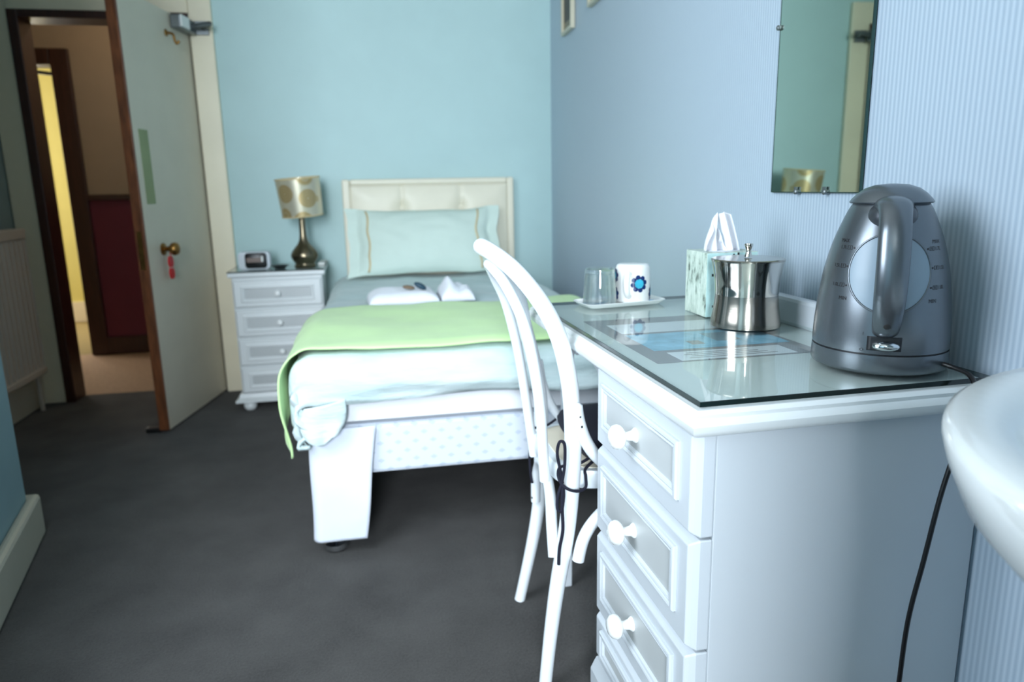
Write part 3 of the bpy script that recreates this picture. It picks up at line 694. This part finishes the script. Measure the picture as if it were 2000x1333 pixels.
obj('far_leg', MB().loops([[(0.42 - a, DV - 0.010 - a, z), (0.42 + a, DV - 0.010 - a, z), (0.42 + a, DV - 0.010 + a, z), (0.42 - a, DV - 0.010 + a, z)] for a, z in ((0.010, 0), (0.014, 0.60), (0.018, 0.713))]), 'deskpaint', dt, bevel=0.003)
obj('side_rail', B(0.09, 0.40, DV - 0.02, DV - 0.002, 0.63, 0.713), 'deskpaint', dt)
obj('back_rail', B(0.425, 0.443, 0.403, DV - 0.03, 0.60, 0.713), 'deskpaint', dt)
obj('upstand', B(0.420, 0.448, 0.262, DV + 0.005, 0.7488, 0.806), 'deskpaint', dt, bevel=0.008)
# glass sheet
gs = thing('glass_sheet', 'thick green edged glass sheet covering the dressing table top', 'glass top', tuple(DO), DR)
gu = 0.418
obj('pane', MB().prism([(0.001, 0.001), (0.4435, 0.001), (0.4435, 0.259), (gu, 0.259), (gu, DV - 0.001), (0.001, DV - 0.001)], 0.7512, 0.758), 'glass', gs)
obj('edge', MB().box(-0.0003, 0.001, 0, DV, 0.7510, 0.758).box(0.001, 0.4445, -0.0003, 0.001, 0.7510, 0.758).box(0.4435, 0.4448, 0.001, 0.259, 0.7510, 0.758).box(0.001, gu, DV - 0.001, DV + 0.0003, 0.7510, 0.758), 'greenedge', gs)
# printed sheets under the glass
def flat(u0, u1, v0, v1, z): return B(u0, u1, v0, v1, z, z + 0.0003)
inf = thing('information_card', 'printed information card with blue photo panel lying under the glass', 'card', tuple(DO), DR)
obj('backing', flat(0.045, 0.345, 0.235, 0.62, 0.7492), 'print_grey', inf)
obj('text_panel', flat(0.090, 0.300, 0.240, 0.300, 0.7497), 'print_white', inf)
obj('photo_panel', flat(0.075, 0.335, 0.318, 0.455, 0.7497), 'print_sky', inf)
obj('photo_panel', flat(0.075, 0.335, 0.47, 0.56, 0.7497), 'print_white', inf)
for k in range(4):
    obj('text_line', flat(0.11 + 0.01 * (k % 2), 0.27 - 0.012 * k, 0.252 + 0.011 * k, 0.2545 + 0.011 * k, 0.75005), 'print_grey', inf)
obj('photo_spot', flat(0.16, 0.185, 0.345, 0.375, 0.75005), 'print_grey', inf)
obj('photo_spot', flat(0.215, 0.265, 0.36, 0.43, 0.75005), 'waterwin', inf)

# ------------------------------------------------------------------ kettle
KC = Vector((0.750, 0.941, ZG))
kd = math.atan2(-KC.y, -KC.x) + math.radians(4.5)       # handle side
kt = thing('kettle', 'silver grey cordless jug kettle with round water window on its base', 'kettle', KC, kd)
obj('power_base', MB().lathe([(0.089, 0.0), (0.093, 0.002), (0.0948, 0.006), (0.0938, 0.028)], seg=64), 'kettle', kt, smooth=40)
obj('base_shadow_gap', MB().lathe([(0.0912, 0.028), (0.0912, 0.0305)], seg=64), 'kettle_dark', kt, smooth=40)
KP = [(0.0935, 0.0305), (0.0938, 0.040), (0.0930, 0.060), (0.0912, 0.085), (0.0885, 0.110), (0.0848, 0.137), (0.0792, 0.163), (0.0725, 0.187), (0.0645, 0.209), (0.0565, 0.228), (0.0505, 0.2385)]
def KR(z):
    for (r0, z0), (r1, z1) in zip(KP, KP[1:]):
        if z0 <= z <= z1: return r0 + (r1 - r0) * (z - z0) / (z1 - z0)
    return KP[0][0] if z < KP[0][1] else KP[-1][0]
def KN(z):
    e = 0.006; return (KR(z + e) + KR(z) + KR(z - e)) / 3
def onk(s, z, off):
    r = KR(z); a = s / r; return ((r + off) * math.cos(a), (r + off) * math.sin(a), z)
body = catmull([(r, 0, z) for r, z in KP], 4)
obj('body', MB().lathe([(p.x, p.z) for p in body], seg=72), 'kettle', kt, smooth=40)
obj('lid', MB().lathe([(0.0480, 0.2380), (0.0545, 0.2388), (0.0560, 0.2405), (0.0530, 0.2450), (0.0455, 0.2530), (0.0360, 0.2600), (0.0220, 0.2650), (0.004, 0.2665)], seg=64), 'kettle', kt, smooth=50)
wc, wr = 0.143, 0.0545
ww = obj('water_window', MB().grid(16, 48, lambda u, v: onk(max(u, 0.001) * wr * math.cos(2 * PI * v), wc + max(u, 0.001) * wr * math.sin(2 * PI * v), 0.0012)), 'waterwin', kt, smooth=60)
obj('window_ring', MB().tube([onk(wr * math.cos(2 * PI * k / 64), wc + wr * math.sin(2 * PI * k / 64), 0.0008) for k in range(64)], 0.0016, 8, True), 'kettle', kt, smooth=60)
# handle
hp = catmull([(0.034, 0, 0.233), (0.056, 0, 0.2365), (0.082, 0, 0.231), (0.103, 0, 0.209), (0.114, 0, 0.176), (0.117, 0, 0.140), (0.113, 0, 0.105), (0.104, 0, 0.080), (0.096, 0, 0.067), (0.088, 0, 0.063)], 6)
hr = []
for i in range(len(hp)):
    q = i / (len(hp) - 1)
    hr.append(0.0205 + 0.006 * (1 - sm(0.0, 0.3, q)) - 0.0035 * sm(0.55, 1, q) )
obj('handle', MB().tube(hp, hr, 24, flat=0.58, up=(0, 1, 0)), 'kettle', kt, smooth=60)
obj('handle_socket', MB().ball((0.038, 0, 0.220), 0.034, 0.034, 0.026, 28, 16), 'kettle_socket', kt, smooth=80)
obj('handle_screw', MB().lathe([(0.0045, 0), (0.0045, 0.002), (0.002, 0.003)], seg=14).xf(Matrix.Translation((0.1115, 0, 0.075)) @ Matrix.Rotation(PI / 2 + 0.5, 4, 'Y')), 'screw', kt, smooth=40)
sw = obj('switch_recess', MB().grid(8, 16, lambda u, v: onk((u - 0.5) * 0.044, 0.036 + v * 0.020, 0.0008)), 'kettle_dark', kt, smooth=60, solid=0.001)
obj('switch_lever', MB().ball((0.0965, 0.002, 0.0435), 0.010, 0.018, 0.0075, 24, 12), 'chrome', sw, smooth=80)
# scale marks, wrapped on the body
def ktext(body_, s, z, size, right=True):
    c = bpy.data.curves.new('t', 'FONT'); c.body = body_; c.size = size; c.align_x = 'RIGHT' if right else 'LEFT'
    o = bpy.data.objects.new('t', c); COL.objects.link(o); dg = bpy.context.evaluated_depsgraph_get(); dg.update()
    me = o.evaluated_get(dg).to_mesh(); mb = MB()
    mb.add([onk(s + p.co.x, z + p.co.y, 0.0006) for p in me.vertices], [tuple(p.vertices) for p in me.polygons])
    o.evaluated_get(dg).to_mesh_clear(); bpy.data.objects.remove(o); bpy.data.curves.remove(c); return mb
def kicon(s, z):
    mb = MB()
    def q(a0, a1, b0, b1): mb.add([onk(s + a0, z + b0, 0.0006), onk(s + a1, z + b0, 0.0006), onk(s + a1, z + b1, 0.0006), onk(s + a0, z + b1, 0.0006)], [(0, 1, 2, 3)])
    q(-0.004, 0.004, 0, 0.0006); q(-0.004, 0.004, 0.0052, 0.0058); q(-0.004, -0.0032, 0, 0.0058); q(0.0032, 0.004, 0, 0.0058); q(-0.0006, 0.0006, 0.001, 0.0048)
    return mb
rows = [(0.175, '1.7L', 0.050), (0.149, '1.5L', 0.059), (0.122, '1.0L', 0.058), ]
for z, tx, s in rows:
    for sd in (-1, 1):
        s0 = sd * s
        mb = ktext(tx, s0 - 0.012 if sd < 0 else s0 + 0.012, z, 0.0072, sd < 0)
        ic = kicon(s0 - 0.0065 if sd < 0 else s0 + 0.0065, z - 0.0005); mb.add(ic.v, ic.f)
        a_ = s0 - sd * 0.0005
        mb.add([onk(a_ - 0.0012, z + 0.001, 0.0006), onk(a_ + 0.0012, z + 0.001, 0.0006), onk(a_ + 0.0012, z + 0.0034, 0.0006), onk(a_ - 0.0012, z + 0.0034, 0.0006)], [(0, 1, 2, 3)])
        obj('scale_mark', mb, 'black_print', kt)
for sd in (-1, 1):
    obj('scale_mark', ktext('MAX', sd * 0.055 - (0.004 if sd < 0 else -0.002), 0.1845, 0.0072, sd < 0), 'black_print', kt)
    obj('scale_mark', ktext('MIN' if sd > 0 else 'MIN', sd * 0.055, 0.1035, 0.0072, sd < 0), 'black_print', kt)
obj('switch_mark', ktext('I', -0.027, 0.057, 0.006), 'black_print', kt); obj('switch_mark', ktext('O', -0.026, 0.034, 0.006), 'black_print', kt)
# power cord, in world space relative to the kettle
ki = (Matrix.Translation(KC) @ Matrix.Rotation(kd, 4, 'Z')).inverted()
cw_ = [(0.786, 0.862, ZG + 0.014), (0.795, 0.842, ZG + 0.011), (0.797, 0.815, ZG + 0.006), (0.790, 0.797, ZG - 0.010), (0.776, 0.789, 0.71), (0.758, 0.786, 0.66), (0.744, 0.786, 0.60), (0.730, 0.786, 0.512), (0.715, 0.786, 0.42), (0.709, 0.784, 0.317), (0.704, 0.782, 0.20), (0.704, 0.78, 0.08), (0.715, 0.77, 0.008), (0.80, 0.74, 0.006)]
obj('power_cord', MB().tube([ki @ p for p in catmull(cw_, 8)], 0.0034, 10), 'black', kt, smooth=70)
obj('cord_grommet', MB().ball(ki @ Vector((0.786, 0.8615, ZG + 0.014)), 0.007, 0.007, 0.006), 'black', kt, smooth=70)

# ------------------------------------------------------------------ steel canister
cn = thing('steel_canister', 'waisted stainless steel lidded canister standing on the glass', 'canister', (0.706, 1.262, ZG))
up_ = catmull([(0.0592, 0, 0.062), (0.0600, 0, 0.078), (0.0625, 0, 0.098), (0.0655, 0, 0.116), (0.0675, 0, 0.126)], 4)
lo_ = catmull([(0.0660, 0, 0.001), (0.0650, 0, 0.012), (0.0622, 0, 0.030), (0.0600, 0, 0.048), (0.0592, 0, 0.062)], 4)
obj('brushed_lower_body', MB().lathe([(p.x, p.z) for p in lo_], seg=72), 'brushed', cn, smooth=40)
obj('polished_upper_body', MB().lathe([(p.x, p.z) for p in up_], seg=72), 'polished', cn, smooth=40)
li = obj('lid', MB().lathe([(0.0682, 0.126), (0.0686, 0.129), (0.0665, 0.1305), (0.03, 0.1315), (0.006, 0.1315)], seg=72), 'brushed', cn, smooth=30)
obj('knob', MB().lathe([(0.008, 0.133), (0.006, 0.138), (0.0045, 0.144), (0.0065, 0.151), (0.0082, 0.155), (0.0078, 0.158), (0.003, 0.159)], seg=24), 'polished', li, smooth=50)

# ------------------------------------------------------------------ tissue box
tb = thing('tissue_box', 'cube tissue box with birch bark print and a tissue pulled up', 'tissue box', (0.724, 1.406, ZG), 0.0)
obj('carton', B(-0.056, 0.056, -0.050, 0.050, 0.0, 0.133), 'tissuebox', tb, bevel=0.0015)
obj('front_print', B(-0.0555, 0.0555, -0.0508, -0.050, 0.001, 0.132), 'tissuebox_light', tb)
for (x, z) in ((-0.030, 0.055), (-0.045, 0.085), (-0.02, 0.03), (0.0, 0.125), (0.01, 0.127), (-0.042, 0.02), (-0.034, 0.066)):
    obj('print_fleck', B(x, x + 0.004, -0.0511, -0.0507, z, z + 0.005), 'black_print', tb)
obj('opening', MB().lathe([(0.036, 0.1332), (0.036, 0.1338)], seg=28), 'print_white', tb)
def tis(u, v):
    # twisted sheet rising to an off-centre peak
    a = (u - 0.5) * 2; zt = 0.080 * (1 - 0.65 * abs(a + 0.25) ** 1.2)
    z = 0.1332 + v * max(0.018, zt)
    x = -0.012 + a * (0.030 * (1 - 0.72 * v)) - 0.004 * v
    y = 0.016 * math.sin(a * 7.5) * (1 - 0.5 * v) + 0.004 * math.sin(v * 5)
    return (x, y, z)
def tis2(u, v):
    a = (u - 0.5) * 2
    return (-0.004 + a * 0.012 + 0.024 * v, -0.012 + 0.010 * math.sin(a * 4) - 0.01 * v * (1 - v), 0.214 - 0.078 * v - 0.006 * a * a)
obj('tissue', MB().grid(40, 24, tis).grid(14, 20, tis2), 'tissue', tb, smooth=80, solid=0.0006)

# ------------------------------------------------------------------ tray, tumbler, mug
TR = math.radians(9)
tyc = Vector((0.559, 1.576, ZG)); 
ty = thing('serving_tray', 'small white melamine tray with turquoise flower print', 'tray', tyc, TR)
def rr2(hx_, hy_, r, z, n=7):
    o = []
    for sx, sy, a0 in ((1, 1, 0), (-1, 1, 90), (-1, -1, 180), (1, -1, 270)):
        for k in range(n):
            a = math.radians(a0 + 90 * k / (n - 1)); o.append((sx * (hx_ - r) + r * math.cos(a), sy * (hy_ - r) + r * math.sin(a), z))
    return o
TX, TY = 0.103, 0.050
obj('dish', MB().loops([rr2(TX - 0.014, TY - 0.012, 0.014, 0.0), rr2(TX - 0.012, TY - 0.010, 0.016, 0.001), rr2(TX - 0.003, TY - 0.003, 0.02, 0.008), rr2(TX, TY, 0.022, 0.0105), rr2(TX - 0.0015, TY - 0.0015, 0.021, 0.0112), rr2(TX - 0.006, TY - 0.006, 0.018, 0.0080), rr2(TX - 0.013, TY - 0.012, 0.014, 0.0050)]), 'porcelain', ty, smooth=50)
for (x, y, a, l) in ((-0.070, 0.020, 0.3, 0.022), (-0.072, -0.012, -0.4, 0.020), (-0.040, -0.024, 0.2, 0.022), (-0.022, 0.022, 0.9, 0.018), (-0.046, 0.004, 0.1, 0.022), (0.070, 0.018, 0.3, 0.022), (0.072, -0.012, -0.5, 0.018), (0.046, 0.026, 0.1, 0.016)):
    obj('petal_print', MB().loops([[(x + l * 0.75 * math.cos(t_) * math.cos(a) - l * 0.45 * math.sin(t_) * math.sin(a), y + l * 0.75 * math.cos(t_) * math.sin(a) + l * 0.45 * math.sin(t_) * math.cos(a), z) for t_ in [2 * PI * k / 16 for k in range(16)]] for z in (0.0051, 0.0056)]), 'blue', ty)
tm = Matrix.Translation(tyc) @ Matrix.Rotation(TR, 4, 'Z')
g0 = tm @ Vector((-0.052, -0.002, 0.0062))
tg_ = tag(obj('glass_tumbler', MB().lathe([(0.0385, 0.0), (0.0390, 0.001), (0.0375, 0.025), (0.0345, 0.068), (0.0330, 0.079), (0.0300, 0.0815), (0.002, 0.0815), (0.002, 0.070), (0.029, 0.070), (0.0315, 0.066), (0.0365, 0.002), (0.0372, 0.0)], g0, 48, caps=False), 'tumbler', smooth=40), 'clear glass tumbler standing upside down on the tray', 'tumbler')
m0 = tm @ Vector((0.034, -0.001, 0.0062))
mg = thing('mug', 'white mug with navy and cyan flower print upside down on the tray', 'mug', m0, 0)
obj('cup', MB().lathe([(0.0385, 0.0), (0.0395, 0.002), (0.0408, 0.02), (0.0408, 0.060), (0.0395, 0.078), (0.0360, 0.0855), (0.030, 0.0875), (0.004, 0.0878)], seg=56), 'porcelain', mg, smooth=50)
ha = math.radians(186)
hpts = [(0.039, 0.068), (0.052, 0.069), (0.062, 0.058), (0.063, 0.042), (0.057, 0.026), (0.046, 0.016), (0.039, 0.016)]
obj('handle', MB().tube(catmull([(r * math.cos(ha + 0.9), r * math.sin(ha + 0.9) , z) for r, z in hpts], 5), 0.0052, 12, flat=1.3), 'porcelain', mg, smooth=70)
def mflower(ang, zc, rp, rc):
    def on(s, z, off): a = ang + s / 0.0408; return ((0.0408 + off) * math.cos(a), (0.0408 + off) * math.sin(a), z)
    fl = MB()
    for k in range(8):
        th = 2 * PI * k / 8 + 0.2; cs, cz = rp * math.cos(th), rp * math.sin(th)
        ring = [on(cs + 0.0058 * math.cos(2 * PI * j / 14), zc + cz + 0.0058 * math.sin(2 * PI * j / 14), 0.0005) for j in range(14)]
        fl.add([on(cs, zc + cz, 0.0006)] + ring, [(0, 1 + j, 1 + (j + 1) % 14) for j in range(14)])
    f_o = obj('flower_petals', fl, 'navyprint', mg)
    ring = [on(rc * math.cos(2 * PI * j / 24), zc + rc * math.sin(2 * PI * j / 24), 0.0010) for j in range(24)]
    obj('flower_centre', MB().add([on(0, zc, 0.0011)] + ring, [(0, 1 + j, 1 + (j + 1) % 24) for j in range(24)]), 'cyan', f_o)
fa = math.atan2(-m0.y, -m0.x)
mflower(fa + 0.38, 0.044, 0.0145, 0.0105)
mflower(fa - 1.35, 0.060, 0.0125, 0.0090)
mflower(fa - 1.30, 0.018, 0.0125, 0.0090)
mflower(fa + 1.55, 0.020, 0.0125, 0.0090)

# ------------------------------------------------------------------ bentwood chair
ch = thing('bentwood_chair', 'white painted bentwood chair with looped back drawn up to the table', 'chair', (0.52, 1.45, 0))
cc = Vector((0.52, 1.45, 0))
def loc_(pts): return [Vector(p) - cc for p in pts]
outer = [(0.302, 1.283, 0.0), (0.315, 1.287, 0.11), (0.331, 1.290, 0.222), (0.354, 1.292, 0.356), (0.364, 1.292, 0.465), (0.366, 1.292, 0.551), (0.361, 1.293, 0.646), (0.346, 1.298, 0.728),
         (0.327, 1.309, 0.782), (0.301, 1.328, 0.829), (0.268, 1.362, 0.873), (0.236, 1.405, 0.902), (0.219, 1.452, 0.913),
         (0.236, 1.499, 0.902), (0.272, 1.545, 0.872), (0.306, 1.578, 0.826), (0.326, 1.598, 0.775), (0.339, 1.609, 0.715), (0.360, 1.613, 0.63), (0.376, 1.613, 0.53), (0.376, 1.612, 0.43), (0.374, 1.612, 0.33), (0.368, 1.612, 0.255), (0.350, 1.614, 0.15), (0.317, 1.617, 0.0)]
oc = catmull(outer, 5)
obj('back_hoop', MB().tube(loc_(oc), [0.0135 + 0.0035 * sm(0, 0.35, p.z) for p in oc], 16), 'chairpaint', ch, smooth=70)
inner = [(0.324, 1.357, 0.432), (0.320, 1.357, 0.51), (0.316, 1.357, 0.588), (0.302, 1.360, 0.695), (0.282, 1.372, 0.780), (0.256, 1.400, 0.842), (0.240, 1.430, 0.868), (0.234, 1.455, 0.876),
         (0.240, 1.482, 0.868), (0.258, 1.515, 0.835), (0.284, 1.540, 0.778), (0.310, 1.552, 0.673), (0.330, 1.554, 0.538), (0.345, 1.554, 0.412)]
obj('inner_hoop', MB().tube(loc_(catmull(inner, 6)), 0.0112, 14), 'chairpaint', ch, smooth=70)
so = [(0.340, 1.450), (0.345, 1.36), (0.375, 1.312), (0.44, 1.292), (0.56, 1.285), (0.68, 1.32), (0.735, 1.39), (0.745, 1.452), (0.735, 1.515), (0.68, 1.583), (0.56, 1.612), (0.44, 1.606), (0.375, 1.592), (0.345, 1.545)]
sc_ = catmull([(x, y, 0) for x, y in so], 5, True)
def inset(k, z): return [((p.x - 0.55) * k + 0.55 - cc.x, (p.y - cc.y) * k, z) for p in sc_]
obj('seat_ring', MB().loops([inset(0.93, 0.428), inset(0.985, 0.430), inset(1.0, 0.436), inset(1.0, 0.462), inset(0.985, 0.468), inset(0.90, 0.468)]), 'chairpaint', ch, smooth=40)
obj('seat_board', MB().loops([inset(0.90, 0.4675), inset(0.90, 0.4695)]), 'linen', ch)
for (x, y, sx, sy) in ((0.665, 1.345, 0.03, -0.012), (0.665, 1.560, 0.03, 0.008)):
    obj('front_leg', MB().tube(loc_(catmull([(x, y, 0.43), (x + sx * 0.2, y + sy * 0.3, 0.22), (x + sx, y + sy, 0.0)], 6)), 0.0155, 14), 'chairpaint', ch, smooth=60)
# side braces above the seat, near one shows two screws
ub = catmull([(0.366, 1.270, 0.622), (0.372, 1.270, 0.585), (0.386, 1.272, 0.545), (0.410, 1.275, 0.508), (0.445, 1.278, 0.478), (0.490, 1.280, 0.460), (0.54, 1.281, 0.452)], 5)
b1 = obj('side_brace', MB().tube(loc_(ub), [0.006] + [0.0125] * (len(ub) - 1), 14), 'chairpaint', ch, smooth=70)
for p in ((0.371, 1.2585, 0.598), (0.3745, 1.2585, 0.578)):
    obj('screw', MB().ball(Vector(p) - cc, 0.0026, 0.0012, 0.0032, 10, 6), 'screw', b1)
ub2 = catmull([(0.376, 1.632, 0.622), (0.386, 1.630, 0.56), (0.41, 1.626, 0.50), (0.44, 1.620, 0.465), (0.50, 1.612, 0.452)], 5)
obj('side_brace', MB().tube(loc_(ub2), 0.0115, 12), 'chairpaint', ch, smooth=70)
# arched braces under the seat
lb = catmull([(0.372, 1.276, 0.288), (0.384, 1.277, 0.335), (0.410, 1.280, 0.372), (0.450, 1.284, 0.400), (0.52, 1.29, 0.418), (0.58, 1.30, 0.424)], 5)
obj('under_brace', MB().tube(loc_(lb), 0.0125, 14), 'chairpaint', ch, smooth=70)
rb = catmull([(0.328, 1.302, 0.288), (0.330, 1.325, 0.345), (0.337, 1.365, 0.395), (0.345, 1.43, 0.416), (0.352, 1.50, 0.414), (0.356, 1.555, 0.385), (0.356, 1.585, 0.335), (0.358, 1.598, 0.275)], 5)
b2 = obj('under_brace', MB().tube(loc_(rb), 0.0118, 14), 'chairpaint', ch, smooth=70)
obj('screw', MB().ball(Vector((0.347, 1.590, 0.288)) - cc, 0.002, 0.002, 0.003, 8, 6), 'screw', b2)
lb2 = catmull([(0.388, 1.625, 0.288), (0.40, 1.620, 0.345), (0.44, 1.610, 0.40), (0.56, 1.59, 0.424)], 5)
obj('under_brace', MB().tube(loc_(lb2), 0.0115, 12), 'chairpaint', ch, smooth=70)
# navy cushion tied to the chair
cu = thing('seat_cushion', 'navy seat cushion tied to the bentwood chair with cords', 'cushion', (0.52, 1.45, 0.4695))
def cus(sg):
    def f(u, v):
        a, b = 2 * u - 1, 2 * v - 1
        e = (max(0, 1 - abs(a) ** 7) * max(0, 1 - abs(b) ** 7)) ** 0.45
        k = 1 - 0.10 * (a * b) ** 2
        return (0.046 + a * 0.174 * k, -0.008 + b * 0.155 * k, 0.027 + sg * e * (0.030 if sg > 0 else 0.0262))
    return f
obj('pad', MB().grid(30, 30, cus(1)).grid(30, 30, cus(-1)), 'navy', cu, smooth=80)
cz0 = Vector((0.52, 1.45, 0.4695))
def tie(pts, r=0.0032): return MB().tube([Vector(p) - cz0 for p in catmull(pts, 6)], r, 8)
obj('cord', tie([(0.44, 1.345, 0.492), (0.388, 1.325, 0.4755), (0.350, 1.320, 0.475), (0.338, 1.302, 0.468), (0.339, 1.280, 0.456), (0.352, 1.2675, 0.447), (0.372, 1.2665, 0.443), (0.388, 1.276, 0.446), (0.3915, 1.288, 0.462), (0.396, 1.300, 0.476), (0.44, 1.335, 0.488)]), 'navy', cu, smooth=70)
obj('bow', tie([(0.343, 1.286, 0.455), (0.338, 1.280, 0.48), (0.330, 1.276, 0.52), (0.334, 1.274, 0.545), (0.344, 1.274, 0.54), (0.345, 1.276, 0.50), (0.341, 1.280, 0.462), (0.331, 1.278, 0.43), (0.330, 1.276, 0.405), (0.338, 1.275, 0.402), (0.343, 1.278, 0.43), (0.343, 1.282, 0.452)]), 'navy', cu, smooth=70)
obj('cord_tail', tie([(0.341, 1.280, 0.452), (0.339, 1.276, 0.41), (0.340, 1.274, 0.36), (0.333, 1.274, 0.32), (0.331, 1.274, 0.285)], 0.0036), 'navy', cu, smooth=70)
obj('cord_tail', tie([(0.405, 1.578, 0.488), (0.378, 1.570, 0.476), (0.352, 1.582, 0.468), (0.343, 1.575, 0.452), (0.338, 1.571, 0.41), (0.340, 1.571, 0.36), (0.344, 1.571, 0.335)], 0.003), 'navy', cu, smooth=70)

# ------------------------------------------------------------------ mirror and pictures on the right wall
wang = math.atan2(0.04, 1.0)
def on_wall(y, z=0): return (WR(y), y, z)
wall_rot = -wang
mi = thing('wall_mirror', 'tall frameless mirror clipped to the ribbed wall', 'mirror', on_wall(1.33, 1.0), wall_rot)
# local +y runs along the wall, -x points into the room
obj('mirror_glass', B(-0.0075, -0.0035, -0.155, 0.158, 0.010, 0.93), 'mirror', mi)
obj('mirror_back', B(-0.0035, -0.0025, -0.155, 0.158, 0.010, 0.93), 'black', mi)
obj('polished_edge', MB().box(-0.0078, -0.0025, -0.1575, -0.155, 0.0085, 0.93).box(-0.0078, -0.0025, 0.158, 0.1605, 0.0085, 0.93).box(-0.0078, -0.0025, -0.155, 0.158, 0.0080, 0.010), 'mirroredge', mi)
for (y, z) in ((0.052, 0.010), (-0.052, 0.010), (0.161, 0.352), (-0.158, 0.352), (0.161, 0.70), (-0.158, 0.70)):
    cp = obj('clip', MB().lathe([(0.0055, 0.0), (0.0055, 0.0125), (0.0035, 0.0145)], seg=16).xf(Matrix.Translation((0.0, y, z)) @ Matrix.Rotation(-PI / 2, 4, 'Y')), 'greymetal', mi, smooth=40)
    obj('clip_tongue', B(-0.0135, -0.0085, y - 0.004, y + 0.004, z - 0.002, z + 0.010) if z < 0.05 else B(-0.0135, -0.0085, y - 0.008, y + 0.004, z - 0.004, z + 0.004), 'greymetal', cp, bevel=0.001)
for (yc, hw, zb, lab) in ((3.45, 0.10, 1.735, 'small framed brown picture nearest the corner of the room'), (2.96, 0.10, 1.752, 'small framed picture higher on the wall, nearer the mirror')):
    pc = thing('framed_picture', lab, 'picture', on_wall(yc, zb), wall_rot, 'small pictures high on the right wall')
    obj('frame', MB().box(-0.022, -0.003, -hw, -hw + 0.014, 0, 0.30).box(-0.022, -0.003, hw - 0.014, hw, 0, 0.30).box(-0.022, -0.003, -hw + 0.014, hw - 0.014, 0, 0.014).box(-0.022, -0.003, -hw + 0.014, hw - 0.014, 0.286, 0.30), 'frameedge', pc)
    obj('print', B(-0.012, -0.006, -hw + 0.014, hw - 0.014, 0.014, 0.286), 'pictureprint', pc)
    obj('mount', B(-0.0125, -0.012, -hw + 0.03, hw - 0.03, 0.05, 0.25), 'mount', pc)

# ------------------------------------------------------------------ wash basin
wbn = thing('wash_basin', 'white ceramic wash basin on the wall beside the dressing table', 'wash basin', (0.838, 0.335, 0.0), -math.atan(0.04))
def dshape(a, b, z, wallx, n=48, e=1.06):
    o = []
    for k in range(n):
        t_ = PI / 2 + PI * k / (n - 1)
        c, q = math.cos(t_), math.sin(t_)
        o.append((-a * abs(c) ** e, b * math.copysign(abs(q) ** e, q), z))
    o.append((wallx, -b, z)); o.append((wallx, b, z)); return o
wx = 0.003
obj('bowl', MB().loops([dshape(0.14, 0.15, 0.625, wx), dshape(0.25, 0.26, 0.645, wx), dshape(0.325, 0.34, 0.68, wx), dshape(0.366, 0.376, 0.725, wx), dshape(0.384, 0.391, 0.765, wx), dshape(0.390, 0.396, 0.788, wx), dshape(0.388, 0.394, 0.797, wx), dshape(0.380, 0.386, 0.803, wx),
    dshape(0.350, 0.350, 0.802, wx - 0.002), dshape(0.332, 0.330, 0.796, wx - 0.04), dshape(0.312, 0.308, 0.775, wx - 0.07), dshape(0.28, 0.27, 0.73, wx - 0.09), dshape(0.21, 0.19, 0.685, wx - 0.10), dshape(0.12, 0.08, 0.665, wx - 0.10)]), 'porcelain', wbn, smooth=60)
